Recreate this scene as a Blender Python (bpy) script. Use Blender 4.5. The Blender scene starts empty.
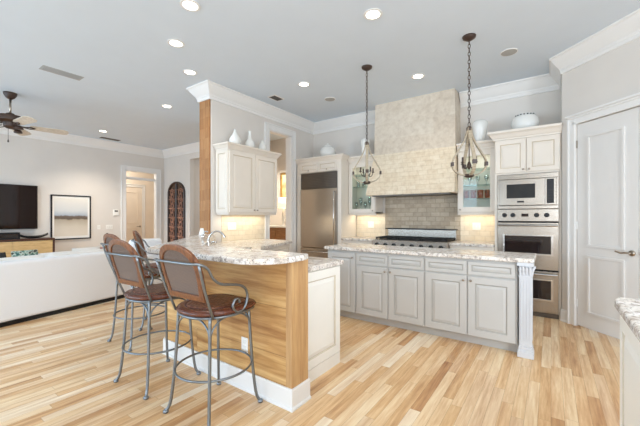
import bpy, bmesh, math, random
from mathutils import Vector, Matrix
random.seed(7)
SC = bpy.context.scene
COL = SC.collection
R = math.radians

# ------------------------------------------------------------------ camera
cam_data = bpy.data.cameras.new('camera')
cam_data.sensor_width = 36.0
cam_data.lens = 325.0 / 640.0 * 36.0
cam_data.shift_y = 4.0 / 640.0
cam_data.clip_start = 0.02
cam = bpy.data.objects.new('camera', cam_data)
COL.objects.link(cam)
cam.location = (0, 0, 1.32)
cam.rotation_euler = (R(90), 0, R(35.4))
SC.camera = cam

# ------------------------------------------------------------------ view + world
SC.view_settings.view_transform = 'Standard'
SC.view_settings.look = 'None'
SC.view_settings.gamma = 1.0
SC.view_settings.exposure = -0.22
SC.view_settings.use_curve_mapping = False
try:
    SC.cycles.use_denoising = True
    SC.cycles.max_bounces = 10
    SC.cycles.diffuse_bounces = 6
    SC.cycles.transparent_max_bounces = 12
    SC.cycles.sample_clamp_indirect = 6.0
except Exception:
    pass
world = bpy.data.worlds.new('daylight')
SC.world = world
world.use_nodes = True
wbg = world.node_tree.nodes['Background']
wbg.inputs[0].default_value = (0.80, 0.90, 1.0, 1)
wbg.inputs[1].default_value = 1.4


def area_light(name, loc, rot, sx, sy, power, color, parent=None):
    d = bpy.data.lights.new(name, 'AREA')
    d.shape = 'RECTANGLE'
    d.size = sx
    d.size_y = sy
    d.energy = power
    d.color = color
    o = bpy.data.objects.new(name, d)
    COL.objects.link(o)
    o.location = loc
    o.rotation_euler = rot
    return o


DAY = (0.79, 0.89, 1.0)
DAY_BLUE = (0.58, 0.79, 1.0)
WINDOWS_FRONT = [(-8.6, 1.9), (-5.9, 1.9), (-3.4, 1.9), (1.5, 2.2)]   # centre x, width
for wx, ww in WINDOWS_FRONT:     # daylight entering through the tall windows behind the camera
    area_light('window_daylight', (wx, -3.58, 1.62), (R(90), 0, 0), ww, 2.5, 112 if wx < 0 else 135, DAY_BLUE if wx < -3 else DAY)
area_light('window_daylight', (3.18, 0.2, 1.62), (0, R(90), 0), 2.5, 2.0, 200, DAY)

# ------------------------------------------------------------------ mesh builder
ROOTM = {}


class MB:
    def __init__(self):
        self.bm = bmesh.new()
        self.mi = 0

    def _f(self, vs):
        try:
            f = self.bm.faces.new(vs)
            f.material_index = self.mi
            return f
        except ValueError:
            return None

    def box(self, x0, x1, y0, y1, z0, z1, M=None):
        P = [Vector((x, y, z)) for z in (z0, z1) for y in (y0, y1) for x in (x0, x1)]
        if M:
            P = [M @ p for p in P]
        v = [self.bm.verts.new(p) for p in P]
        for q in ((0, 2, 3, 1), (4, 5, 7, 6), (0, 1, 5, 4), (2, 6, 7, 3), (0, 4, 6, 2), (1, 3, 7, 5)):
            self._f([v[i] for i in q])
        return self

    def prism(self, poly, z0, z1, M=None):
        n = len(poly)
        a = [Vector((p[0], p[1], z0)) for p in poly]
        b = [Vector((p[0], p[1], z1)) for p in poly]
        if M:
            a = [M @ p for p in a]
            b = [M @ p for p in b]
        a = [self.bm.verts.new(p) for p in a]
        b = [self.bm.verts.new(p) for p in b]
        self._f(a[::-1])
        self._f(b)
        for i in range(n):
            j = (i + 1) % n
            self._f([a[i], a[j], b[j], b[i]])
        return self

    def tube(self, pts, r, seg=8, closed=False, smooth=0, M=None):
        pts = [Vector(p) for p in pts]
        if smooth:
            pts = catmull(pts, smooth, closed)
        if M:
            pts = [M @ p for p in pts]
        n = len(pts)
        rr = r if isinstance(r, (list, tuple)) else None
        rings = []
        T = []
        for i in range(n):
            if closed:
                t = pts[(i + 1) % n] - pts[i - 1]
            else:
                t = pts[min(i + 1, n - 1)] - pts[max(i - 1, 0)]
            if t.length < 1e-9:
                t = Vector((0, 0, 1))
            T.append(t.normalized())
        up = Vector((0, 0, 1)) if abs(T[0].z) < 0.9 else Vector((1, 0, 0))
        N = T[0].cross(up).normalized()
        for i in range(n):
            if i:
                ax = T[i - 1].cross(T[i])
                if ax.length > 1e-8:
                    N = Matrix.Rotation(T[i - 1].angle(T[i]), 3, ax.normalized()) @ N
            B = T[i].cross(N)
            rad = rr[min(i * len(rr) // n, len(rr) - 1)] if rr else r
            rings.append([self.bm.verts.new(pts[i] + (N * math.cos(2 * math.pi * k / seg) + B * math.sin(2 * math.pi * k / seg)) * rad) for k in range(seg)])
        m = n if closed else n - 1
        for i in range(m):
            a, b = rings[i], rings[(i + 1) % n]
            for k in range(seg):
                self._f([a[k], a[(k + 1) % seg], b[(k + 1) % seg], b[k]])
        if not closed:
            self._f(rings[0][::-1])
            self._f(rings[-1])
        return self

    def lathe(self, prof, c=(0, 0, 0), seg=24, M=None, sx=1.0, sy=1.0):
        rings = []
        c = Vector(c)
        for r, z in prof:
            ring = []
            if r < 1e-5:
                p = c + Vector((0, 0, z))
                ring = [self.bm.verts.new(M @ p if M else p)]
            else:
                for k in range(seg):
                    a = 2 * math.pi * k / seg
                    p = c + Vector((r * sx * math.cos(a), r * sy * math.sin(a), z))
                    ring.append(self.bm.verts.new(M @ p if M else p))
            rings.append(ring)
        for a, b in zip(rings, rings[1:]):
            for k in range(seg):
                k2 = (k + 1) % seg
                if len(a) == 1 and len(b) == 1:
                    continue
                if len(a) == 1:
                    self._f([a[0], b[k2], b[k]])
                elif len(b) == 1:
                    self._f([a[k], a[k2], b[0]])
                else:
                    self._f([a[k], a[k2], b[k2], b[k]])
        if len(rings[0]) > 1:
            self._f(rings[0][::-1])
        if len(rings[-1]) > 1:
            self._f(rings[-1])
        return self

    def sweep(self, path, prof, closed_prof=True):
        """profile [(out, z)] swept along an open 2D path, 'out' to the right of travel, mitred"""
        P = [Vector((p[0], p[1])) for p in path]
        n = len(P)
        offs = []
        for i in range(n):
            ds = []
            if i > 0:
                ds.append((P[i] - P[i - 1]).normalized())
            if i < n - 1:
                ds.append((P[i + 1] - P[i]).normalized())
            ns = [Vector((d.y, -d.x)) for d in ds]
            if len(ns) == 1:
                offs.append(ns[0])
            else:
                b = (ns[0] + ns[1]).normalized()
                offs.append(b / max(0.25, b.dot(ns[0])))
        rings = [[self.bm.verts.new((P[i].x + offs[i].x * o, P[i].y + offs[i].y * o, z)) for o, z in prof] for i in range(n)]
        m = len(prof)
        for a, b in zip(rings, rings[1:]):
            for k in range(m):
                self._f([a[k], b[k], b[(k + 1) % m], a[(k + 1) % m]])
        self._f(rings[0])
        self._f(rings[-1][::-1])
        return self

    def panel(self, o, u, nrm, w, h, t, rail=0.058, groove=0.009, raised=True, glaze=1, arch=False):
        """door leaf with a raised panel; o = lower corner on the carcass plane, front at +t along nrm"""
        o = Vector(o)
        u = Vector(u).normalized()
        nrm = Vector(nrm).normalized()
        zz = Vector((0, 0, 1))

        def rect(ins, c):
            return [self.bm.verts.new(o + u * a + zz * b + nrm * c) for a, b in ((ins, ins), (w - ins, ins), (w - ins, h - ins), (ins, h - ins))]
        rail = min(rail, w * 0.28, h * 0.28)
        if raised:
            steps = [(0, 0), (0, t - 0.003), (0.003, t), (rail, t), (rail + 0.006, t - groove), (rail + 0.012, t - groove), (rail + 0.012 + min(0.03, w * 0.06), t - 0.001)]
        else:
            steps = [(0, 0), (0, t - 0.003), (0.003, t), (rail, t), (rail + 0.006, t - groove)]
        rings = [rect(*s) for s in steps]
        flip = u.cross(zz).dot(nrm) < 0
        keep = self.mi
        for i, (a, b) in enumerate(zip(rings, rings[1:])):
            self.mi = glaze if (raised and i in (3, 4)) else keep
            for k in range(4):
                q = [a[k], a[(k + 1) % 4], b[(k + 1) % 4], b[k]]
                self._f(q[::-1] if flip else q)
        self.mi = keep
        self._f(rings[-1][::-1] if flip else rings[-1])
        self._f(rings[0] if flip else rings[0][::-1])
        return self

    def build(self, name, mats, parent=None, bevel=0, smooth=False, subsurf=0, autosmooth=False):
        bm = self.bm
        if parent is not None:
            bmesh.ops.transform(bm, matrix=ROOTM[parent].inverted(), verts=bm.verts)
        bmesh.ops.recalc_face_normals(bm, faces=bm.faces)
        me = bpy.data.meshes.new(name)
        bm.to_mesh(me)
        bm.free()
        if not isinstance(mats, (list, tuple)):
            mats = [mats]
        for m in mats:
            me.materials.append(m)
        if smooth:
            for p in me.polygons:
                p.use_smooth = True
        ob = bpy.data.objects.new(name, me)
        COL.objects.link(ob)
        if autosmooth:
            for p in me.polygons:
                p.use_smooth = True
            e = ob.modifiers.new('edges', 'EDGE_SPLIT')
            e.split_angle = R(40)
        if bevel:
            b = ob.modifiers.new('bevel', 'BEVEL')
            b.width = bevel
            b.segments = 2
            b.limit_method = 'ANGLE'
            b.angle_limit = R(40)
        if subsurf:
            s = ob.modifiers.new('sub', 'SUBSURF')
            s.levels = s.render_levels = subsurf
        if parent is not None:
            ob.parent = parent
            ROOTM[ob] = ROOTM[parent]
        else:
            ROOTM[ob] = Matrix.Identity(4)
        return ob


def catmull(pts, k, closed=False):
    out = []
    n = len(pts)
    rng = range(n) if closed else range(n - 1)
    for i in rng:
        p0 = pts[(i - 1) % n] if (closed or i > 0) else pts[0]
        p1 = pts[i]
        p2 = pts[(i + 1) % n]
        p3 = pts[(i + 2) % n] if (closed or i + 2 < n) else pts[-1]
        for j in range(k):
            t = j / k
            out.append(0.5 * ((2 * p1) + (p2 - p0) * t + (2 * p0 - 5 * p1 + 4 * p2 - p3) * t * t + (3 * p1 - p0 - 3 * p2 + p3) * t ** 3))
    if not closed:
        out.append(pts[-1])
    return out


def tag(o, label, cat, group=None, kind=None):
    o['label'] = label
    o['category'] = cat
    if group:
        o['group'] = group
    if kind:
        o['kind'] = kind
    return o


def thing(name, label, cat, loc=(0, 0, 0), rz=0.0, group=None):
    o = bpy.data.objects.new(name, None)
    o.empty_display_size = 0.1
    COL.objects.link(o)
    o.location = loc
    o.rotation_euler = (0, 0, rz)
    ROOTM[o] = Matrix.Translation(loc) @ Matrix.Rotation(rz, 4, 'Z')
    return tag(o, label, cat, group)


def struct(o, label=None):
    o['kind'] = 'structure'
    if label:
        o['label'] = label
    return o


def sub(name, mb, mats, part, **kw):
    """sub-part under a part"""
    return mb.build(name, mats, part, **kw)


def copy_thing(root, loc, rz, label, group=None):
    c = root.copy()
    COL.objects.link(c)
    c.location = loc
    c.rotation_euler = (0, 0, rz)
    c['label'] = label
    if group:
        c['group'] = group
    for ch in list(root.children):
        d = ch.copy()
        COL.objects.link(d)
        d.parent = c
        for g in list(ch.children):
            e = g.copy()
            COL.objects.link(e)
            e.parent = d
    return c


# ------------------------------------------------------------------ materials
def lin(c):
    return tuple(((v / 255.0) / 12.92 if v / 255.0 <= 0.04045 else ((v / 255.0 + 0.055) / 1.055) ** 2.4) for v in c) + (1.0,)


class NT:
    def __init__(self, name):
        self.m = bpy.data.materials.new(name)
        self.m.use_nodes = True
        self.t = self.m.node_tree
        self.b = self.t.nodes['Principled BSDF']

    def n(self, typ, **kw):
        x = self.t.nodes.new(typ)
        for k, v in kw.items():
            setattr(x, k, v)
        return x

    def l(self, a, b):
        self.t.links.new(a, b)

    def coord(self, scale=(1, 1, 1), kind='Object', rot=(0, 0, 0)):
        tc = self.n('ShaderNodeTexCoord')
        mp = self.n('ShaderNodeMapping')
        mp.inputs['Scale'].default_value = scale
        mp.inputs['Rotation'].default_value = rot
        self.l(tc.outputs[kind], mp.inputs[0])
        return mp.outputs[0]

    def noise(self, vec, scale, detail=3, rough=0.55):
        x = self.n('ShaderNodeTexNoise')
        x.inputs['Scale'].default_value = scale
        x.inputs['Detail'].default_value = detail
        x.inputs['Roughness'].default_value = rough
        self.l(vec, x.inputs['Vector'])
        return x.outputs['Fac']

    def ramp(self, fac, stops, interp='LINEAR'):
        x = self.n('ShaderNodeValToRGB')
        x.color_ramp.interpolation = interp
        e = x.color_ramp.elements
        while len(e) < len(stops):
            e.new(0.5)
        for i, (p, c) in enumerate(stops):
            e[i].position = p
            e[i].color = c if len(c) == 4 else lin(c)
        self.l(fac, x.inputs[0])
        return x.outputs[0]

    def mix(self, fac, a, b, mode='MIX'):
        x = self.n('ShaderNodeMix', data_type='RGBA', blend_type=mode)
        for s, v in ((x.inputs[0], fac), (x.inputs[6], a), (x.inputs[7], b)):
            if hasattr(v, 'is_output'):
                self.l(v, s)
            else:
                s.default_value = v
        return x.outputs[2]

    def math(self, op, a, b=0.0):
        x = self.n('ShaderNodeMath', operation=op)
        for s, v in ((x.inputs[0], a), (x.inputs[1], b)):
            if hasattr(v, 'is_output'):
                self.l(v, s)
            else:
                s.default_value = v
        return x.outputs[0]

    def bump(self, h, strength=0.2, dist=0.01):
        x = self.n('ShaderNodeBump')
        x.inputs['Strength'].default_value = strength
        x.inputs['Distance'].default_value = dist
        self.l(h, x.inputs['Height'])
        self.l(x.outputs[0], self.b.inputs['Normal'])

    def set(self, color=None, rough=None, metal=None, spec=None, **kw):
        if color is not None:
            if hasattr(color, 'is_output'):
                self.l(color, self.b.inputs['Base Color'])
            else:
                self.b.inputs['Base Color'].default_value = color if len(color) == 4 else lin(color)
        if rough is not None:
            if hasattr(rough, 'is_output'):
                self.l(rough, self.b.inputs['Roughness'])
            else:
                self.b.inputs['Roughness'].default_value = rough
        if metal is not None:
            self.b.inputs['Metallic'].default_value = metal
        if spec is not None:
            self.b.inputs['Specular IOR Level'].default_value = spec
        for k, v in kw.items():
            self.b.inputs[k.replace('_', ' ')].default_value = v
        return self


def paint(name, c, rough=0.5, var=0.03, spec=0.4):
    t = NT(name)
    v = t.coord()
    nf = t.noise(v, 3.0, 2)
    c0 = lin(c)
    a = tuple(min(1, x * (1 - var)) for x in c0[:3]) + (1,)
    b = tuple(min(1, x * (1 + var)) for x in c0[:3]) + (1,)
    t.set(t.ramp(nf, [(0.3, a), (0.7, b)]), rough, spec=spec)
    return t.m


def metal(name, c, rough=0.3, brush=None, strength=0.05):
    t = NT(name)
    t.set(c, rough, 1.0)
    if brush:
        v = t.coord(brush)
        nf = t.noise(v, 40, 3)
        t.bump(nf, strength, 0.002)
        rr = t.ramp(nf, [(0.2, (rough * .8,) * 3 + (1,)), (0.8, (rough * 1.25,) * 3 + (1,))])
        t.l(rr, t.b.inputs['Roughness'])
    return t.m


M = {}
M['wall'] = paint('wall_paint_grey', (220, 214, 207), 0.75, 0.015, 0.2)
M['ceiling'] = paint('ceiling_paint_daylight_tint', (215, 224, 233), 0.85, 0.01, 0.2)  # white ceiling; the blue cast of window daylight is put into its colour
M['trim'] = paint('white_trim_paint', (233, 231, 228), 0.4, 0.01)
M['door'] = paint('white_door_paint', (226, 223, 219), 0.38, 0.01)
M['cream'] = paint('cream_cabinet_paint', (226, 217, 205), 0.42, 0.02)
M['cream_glaze'] = paint('cabinet_glaze', (204, 190, 170), 0.5, 0.05)
M['white_cab'] = paint('white_cabinet_paint', (240, 238, 231), 0.42, 0.02)
M['white_glaze'] = paint('pale_cabinet_glaze', (205, 195, 178), 0.5, 0.05)
M['grey_cab'] = paint('grey_island_paint', (194, 192, 188), 0.42, 0.02)
M['grey_glaze'] = paint('grey_island_glaze', (172, 169, 163), 0.5, 0.05)
M['grey_post'] = paint('pale_grey_post_paint', (208, 210, 214), 0.42, 0.02)
M['white_ceramic'] = paint('white_ceramic', (232, 231, 226), 0.22, 0.02, 0.5)
M['plate'] = paint('white_plastic', (238, 236, 231), 0.4, 0.01)
M['black'] = paint('black_satin', (22, 22, 24), 0.35, 0.1)
M['iron_black'] = paint('cast_iron_black', (28, 27, 27), 0.6, 0.15)
M['bronze'] = paint('oil_rubbed_bronze', (62, 44, 34), 0.4, 0.25, 0.5)
M['hall'] = paint('warm_cream_paint', (238, 226, 210), 0.6, 0.02)
M['shade'] = None
M['stainless'] = metal('brushed_stainless', (180, 171, 160), 0.27, (1, 1, 60), 0.03)
M['stainless_dark'] = metal('dark_stainless_grille', (112, 106, 100), 0.4, (2, 2, 80), 0.06)
M['chrome'] = metal('satin_nickel', (205, 203, 200), 0.2)
M['iron'] = metal('pewter_iron', (136, 142, 147), 0.40, (20, 20, 20), 0.1)
M['nickel'] = metal('antique_nickel', (172, 160, 146), 0.3)

M['copper'] = paint('aged_copper_brown', (158, 116, 98), 0.5, 0.3)
t = NT('recess_lamp_glow')
t.set((255, 250, 240), 0.5)
t.b.inputs['Emission Color'].default_value = lin((255, 247, 235))
t.b.inputs['Emission Strength'].default_value = 9.0
M['glow'] = t.m
t = NT('lamp_shade_lit')
t.set((250, 240, 222), 0.8)
t.b.inputs['Emission Color'].default_value = lin((255, 232, 196))
t.b.inputs['Emission Strength'].default_value = 1.1
M['shade'] = t.m


def glass(name, tint, refl=0.10):
    t = NT(name)
    nt = t.t
    nt.nodes.remove(t.b)
    out = [n for n in nt.nodes if n.type == 'OUTPUT_MATERIAL'][0]
    tr = t.n('ShaderNodeBsdfTransparent')
    tr.inputs[0].default_value = tint
    gl = t.n('ShaderNodeBsdfGlossy')
    gl.inputs['Roughness'].default_value = 0.03
    lw = t.n('ShaderNodeLayerWeight')
    lw.inputs[0].default_value = 0.25
    f = t.math('MULTIPLY_ADD', lw.outputs['Fresnel'], 0.4)
    f.node.inputs[2].default_value = refl
    mx = t.n('ShaderNodeMixShader')
    t.l(f, mx.inputs[0])
    t.l(tr.outputs[0], mx.inputs[1])
    t.l(gl.outputs[0], mx.inputs[2])
    t.l(mx.outputs[0], out.inputs[0])
    return t.m


M['glass'] = glass('clear_glass', (0.94, 0.98, 0.97, 1), 0.015)
M['glass_shelf'] = glass('green_edged_glass', (0.86, 0.93, 0.91, 1), 0.10)
M['glass_orange'] = glass('amber_tinted_glass', (0.97, 0.66, 0.48, 1), 0.08)
t = NT('dark_oven_glass')
t.set((26, 16, 18), 0.06, spec=0.7)
M['oven_glass'] = t.m
t = NT('microwave_glass')
t.set((34, 38, 41), 0.07, spec=0.6)
M['micro_glass'] = t.m
t = NT('television_screen')
t.set((24, 9, 8), 0.06, spec=0.5)
M['tv'] = t.m


def planks(name, w, L, tones, grain_dir='y', rough=0.35, gap=0.018, gap_dark=0.6, grain=0.35, vertical=False, blotch=0.0):
    t = NT(name)
    tc = t.n('ShaderNodeTexCoord')
    sp = t.n('ShaderNodeSeparateXYZ')
    t.l(tc.outputs['Object'], sp.inputs[0])
    ax = {'x': sp.outputs[0], 'y': sp.outputs[1], 'z': sp.outputs[2]}
    if grain_dir == 'y':
        along, across = ax['y'], ax['x']
    elif grain_dir == 'z':
        along, across = ax['z'], t.math('ADD', ax['x'], ax['y'])
    else:                                            # horizontal grain on a vertical face
        along, across = t.math('SUBTRACT', ax['x'], ax['y']), ax['z']
    q = t.math('DIVIDE', across, w)
    row = t.math('FLOOR', q)
    wn = t.n('ShaderNodeTexWhiteNoise', noise_dimensions='1D')
    t.l(row, wn.inputs['W'])
    s = t.math('DIVIDE', along, L)
    s = t.math('ADD', s, t.math('MULTIPLY', wn.outputs['Value'], 7.0))
    idx = t.math('FLOOR', s)
    cv = t.n('ShaderNodeCombineXYZ')
    t.l(row, cv.inputs[0])
    t.l(idx, cv.inputs[1])
    w2 = t.n('ShaderNodeTexWhiteNoise', noise_dimensions='2D')
    t.l(cv.outputs[0], w2.inputs['Vector'])
    base = t.ramp(w2.outputs['Value'], tones)
    gv = t.n('ShaderNodeCombineXYZ')
    t.l(t.math('MULTIPLY', along, 1.6), gv.inputs[0])
    t.l(t.math('ADD', t.math('MULTIPLY', across, 22.0), t.math('MULTIPLY', w2.outputs['Value'], 31.0)), gv.inputs[1])
    t.l(t.math('MULTIPLY', idx, 3.7), gv.inputs[2])
    g = t.noise(gv.outputs[0], 1.7, 5, 0.65)
    col = t.mix(grain, base, t.ramp(g, [(0.28, (132, 108, 86)), (0.5, (198, 180, 158)), (0.72, (240, 228, 210))]), 'SOFT_LIGHT')
    if blotch:
        b = t.noise(gv.outputs[0], 0.55, 3, 0.6)
        col = t.mix(blotch, col, t.ramp(b, [(0.30, (104, 84, 64)), (0.47, (186, 166, 142)), (0.62, (222, 206, 186))]), 'SOFT_LIGHT')
    fr = t.math('FRACT', q)
    g1 = t.math('LESS_THAN', fr, gap)
    fs = t.math('FRACT', s)
    g2 = t.math('LESS_THAN', fs, gap * w / L)
    gg = t.math('MAXIMUM', g1, g2)
    col = t.mix(t.math('MULTIPLY', gg, gap_dark), col, lin((120, 82, 50)))
    t.set(col, rough, spec=0.45)
    t.bump(g, 0.06, 0.004)
    return t.m


OAK = [(0.0, (186, 153, 122)), (0.2, (214, 187, 157)), (0.45, (228, 208, 185)), (0.7, (206, 175, 144)), (1.0, (236, 225, 212))]
M['floor'] = planks('oak_strip_floor', 0.072, 0.9, OAK, 'y', 0.34, 0.022, 0.6, 0.9, blotch=0.55)
M['bar_oak'] = planks('rustic_oak_boards', 0.34, 3.2, [(0.0, (170, 140, 106)), (0.5, (186, 156, 118)), (1.0, (198, 170, 132))], 'x', 0.5, 0.012, 0.6, 0.8, blotch=0.85)
M['post_oak'] = planks('oak_post_wood', 0.30, 0.16, [(0.0, (158, 116, 76)), (0.5, (165, 122, 82)), (1.0, (172, 130, 90))], 'z', 0.5, 0.006, 0.4, 0.55)
M['end_oak'] = planks('oak_end_boards', 0.5, 3.0, [(0.0, (180, 148, 110)), (0.5, (188, 156, 118)), (1.0, (196, 166, 128))], 'z', 0.5, 0.004, 0.2, 0.6, blotch=.4)


def granite():
    t = NT('speckled_granite')
    v = t.coord()
    n1 = t.noise(v, 26, 5, 0.7)
    n2 = t.noise(v, 70, 3, 0.6)
    n3 = t.noise(v, 7, 3, 0.5)
    base = t.ramp(n3, [(0.3, (214, 200, 186)), (0.5, (236, 231, 225)), (0.7, (206, 194, 180))])
    c = t.mix(t.ramp(n1, [(0.50, (0, 0, 0, 1)), (0.60, (0.75, 0.75, 0.75, 1))]), base, lin((150, 136, 126)))
    c = t.mix(t.ramp(n2, [(0.60, (0, 0, 0, 1)), (0.66, (0.9, 0.9, 0.9, 1))]), c, lin((66, 58, 58)))
    vo = t.n('ShaderNodeTexVoronoi')
    vo.inputs['Scale'].default_value = 55
    t.l(v, vo.inputs['Vector'])
    c = t.mix(t.ramp(vo.outputs['Distance'], [(0.10, (0.7, 0.7, 0.7, 1)), (0.24, (0, 0, 0, 1))]), c, lin((92, 78, 72)))
    t.set(c, 0.2, spec=0.45)
    return t.m


M['granite'] = granite()


def tiles(name, bw, bh, c1, c2, mortar, msize=0.006, rough=0.55, bump=0.3, var=0.3, axis='xz'):
    t = NT(name)
    tc = t.n('ShaderNodeTexCoord')
    sp = t.n('ShaderNodeSeparateXYZ')
    t.l(tc.outputs['Object'], sp.inputs[0])
    cv = t.n('ShaderNodeCombineXYZ')
    t.l(t.math('ADD', sp.outputs[0], sp.outputs[1]), cv.inputs[0])
    t.l(sp.outputs[2], cv.inputs[1])
    br = t.n('ShaderNodeTexBrick')
    br.inputs['Scale'].default_value = 1.0
    br.inputs['Brick Width'].default_value = bw
    br.inputs['Row Height'].default_value = bh
    br.inputs['Mortar Size'].default_value = msize
    br.inputs['Mortar Smooth'].default_value = 0.3
    br.inputs['Color1'].default_value = lin(c1)
    br.inputs['Color2'].default_value = lin(c2)
    br.inputs['Mortar'].default_value = lin(mortar)
    t.l(cv.outputs[0], br.inputs['Vector'])
    nf = t.noise(tc.outputs['Object'], 14, 4, 0.65)
    col = t.mix(var, br.outputs['Color'], t.ramp(nf, [(0.3, (150, 132, 110)), (0.5, (214, 202, 184)), (0.7, (246, 238, 224))]), 'SOFT_LIGHT')
    t.set(col, rough, spec=0.35)
    h = t.math('ADD', t.math('MULTIPLY', br.outputs['Fac'], -1.0), t.math('MULTIPLY', nf, 0.35))
    t.bump(h, bump, 0.006)
    return t.m


M['splash'] = tiles('tumbled_travertine_tiles', 0.155, 0.078, (222, 209, 188), (230, 218, 199), (214, 203, 184))
M['splash_centre'] = tiles('grey_shaded_travertine_tiles', 0.155, 0.078, (168, 154, 136), (190, 178, 160), (158, 146, 130))  # greyer tiles, with the shadow under the hood put into their colour
M['hood_tile'] = tiles('hood_travertine_tiles', 0.155, 0.078, (218, 202, 180), (226, 212, 192), (208, 193, 171), 0.004, 0.6, 0.5, 0.55)
M['hood_stone'] = tiles('limestone_panels', 0.50, 0.25, (204, 192, 178), (212, 202, 189), (206, 195, 181), 0.003, 0.7, 0.12, 0.5)


def woodgrain(name, c0, c1, rough=0.4, scale=(3, 3, 40)):
    t = NT(name)
    v = t.coord(scale)
    nf = t.noise(v, 2.2, 5, 0.65)
    t.set(t.ramp(nf, [(0.3, c0), (0.7, c1)]), rough, spec=0.5)
    return t.m


M['stool_wood'] = woodgrain('chestnut_stool_wood', (84, 48, 29), (146, 92, 56), 0.3, (30, 30, 4))
M['stool_seat'] = woodgrain('dark_red_seat_wood', (72, 36, 26), (112, 62, 42), 0.25, (8, 40, 8))
M['console_wood'] = woodgrain('light_veneer', (190, 156, 104), (222, 190, 138), 0.4, (3, 3, 30))
M['dark_wood'] = woodgrain('dark_walnut', (58, 34, 24), (92, 56, 38), 0.4, (3, 3, 30))
M['buffet_wood'] = woodgrain('brown_buffet_wood', (132, 92, 54), (176, 128, 82), 0.45, (3, 3, 25))
M['red_wood'] = woodgrain('cherry_table_wood', (120, 44, 34), (160, 72, 54), 0.35, (3, 30, 3))
M['grey_wood'] = woodgrain('weathered_grey_wood', (146, 130, 108), (198, 184, 160), 0.6, (10, 10, 40))
M['blade_pale'] = woodgrain('pale_blade_wood', (196, 184, 168), (222, 212, 198), 0.45, (10, 10, 10))


def tooled(name, c0, c1, scale):
    t = NT(name)
    v = t.coord()
    vo = t.n('ShaderNodeTexVoronoi')
    vo.inputs['Scale'].default_value = scale
    t.l(v, vo.inputs['Vector'])
    t.set(t.ramp(vo.outputs['Distance'], [(0.15, c0), (0.55, c1)]), 0.35, spec=0.5)
    t.bump(vo.outputs['Distance'], 0.6, 0.01)
    return t.m


M['leather'] = tooled('tooled_brown_leather', (146, 98, 70), (84, 46, 34), 48)


def cane(name):
    t = NT(name)
    tc = t.n('ShaderNodeTexCoord')
    sp = t.n('ShaderNodeSeparateXYZ')
    t.l(tc.outputs['Object'], sp.inputs[0])
    a = t.math('SINE', t.math('MULTIPLY', sp.outputs[0], 520.0))
    b = t.math('SINE', t.math('MULTIPLY', sp.outputs[2], 520.0))
    p = t.math('MULTIPLY', a, b)
    t.set(t.ramp(t.math('MULTIPLY_ADD', p, 0.5), [(0.0, (70, 56, 50)), (0.6, (112, 94, 84)), (1.0, (146, 128, 116))]), 0.6)
    return t.m


M['cane'] = cane('woven_cane')


def fabric(name, c, var=0.04, scale=260):
    t = NT(name)
    v = t.coord()
    nf = t.noise(v, scale, 2)
    c0 = lin(c)
    t.set(t.ramp(nf, [(0.3, tuple(x * (1 - var) for x in c0[:3]) + (1,)), (0.7, tuple(min(1, x * (1 + var)) for x in c0[:3]) + (1,))]), 0.9, spec=0.15)
    t.bump(nf, 0.1, 0.003)
    return t.m


M['sofa'] = fabric('white_linen', (240, 240, 241))
M['cushion'] = fabric('cream_cushion_fabric', (238, 234, 228))
t = NT('teal_pattern_fabric')
v = t.coord()
nf = t.noise(v, 16, 2)
t.set(t.ramp(nf, [(0.40, (58, 92, 84)), (0.48, (126, 158, 142)), (0.54, (206, 212, 196)), (0.62, (70, 74, 62))]), 0.9)
M['teal'] = t.m
M['charcoal'] = fabric('charcoal_fabric', (62, 62, 62))


def painting(name, stops, axis=2, scale=1.0, off=0.0, wob=0.12):
    t = NT(name)
    tc = t.n('ShaderNodeTexCoord')
    sp = t.n('ShaderNodeSeparateXYZ')
    t.l(tc.outputs['Generated'], sp.inputs[0])
    nf = t.noise(tc.outputs['Object'], 5, 4)
    f = t.math('ADD', sp.outputs[axis], t.math('MULTIPLY', t.math('SUBTRACT', nf, 0.5), wob))
    t.set(t.ramp(f, stops), 0.5)
    return t.m


M['seascape'] = painting('misty_shore_picture', [(0.0, (222, 212, 198)), (0.25, (206, 196, 180)), (0.42, (176, 164, 146)), (0.45, (96, 82, 70)), (0.52, (112, 100, 90)), (0.55, (168, 178, 190)), (0.68, (206, 208, 208)), (1.0, (226, 222, 214))])
M['still_life'] = painting('golden_still_life', [(0.0, (196, 168, 120)), (0.3, (222, 198, 150)), (0.5, (180, 150, 104)), (0.7, (214, 196, 160)), (1.0, (232, 214, 176))], 2, 1, 0, 0.5)
M['gilt'] = metal('gilt_frame', (206, 170, 104), 0.4)

# ------------------------------------------------------------------ constants of the place
CZ = 3.35            # ceiling height
YB = 5.75            # range wall
XL = -4.27           # kitchen left wall
XT = -9.75           # television wall
YG = 5.40            # living-room far wall
YF = -3.60           # window wall behind the camera
XR = 3.20

# ------------------------------------------------------------------ setting
struct(MB().box(XT - 1.9, XR + .1, YF - .1, 7.6, -0.12, 0).build('floor', M['floor']), 'light oak strip floor')
struct(MB().box(XT - 1.9, XR + .1, YF - .1, 7.6, CZ, CZ + .12).build('ceiling', M['ceiling']), 'smooth white ceiling')

# range wall, kitchen left wall with its opening, pantry walls
struct(MB().box(XL - .13, 0.215, YB, YB + .12, 0, CZ).build('wall_back', M['wall']))
OY0, OY1, OZ = 4.37, 5.00, 2.94
w = MB()
w.box(XL - .27, XL, 3.12, 3.30, 0, CZ).box(XL - .13, XL, 3.30, OY0, 0, CZ).box(XL - .13, XL, OY1, YB, 0, CZ).box(XL - .13, XL, OY0, OY1, OZ, CZ)
struct(w.build('wall_kitchen_left', M['wall']))
PC = (0.115, 5.155)
D = Vector((1, -1, 0)).normalized()          # along the pantry wall
DN = Vector((-1, -1, 0)).normalized()        # out of it


def dp(s, n=0.0, z=0.0):
    return Vector((PC[0], PC[1], z)) + D * s + DN * n


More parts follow.
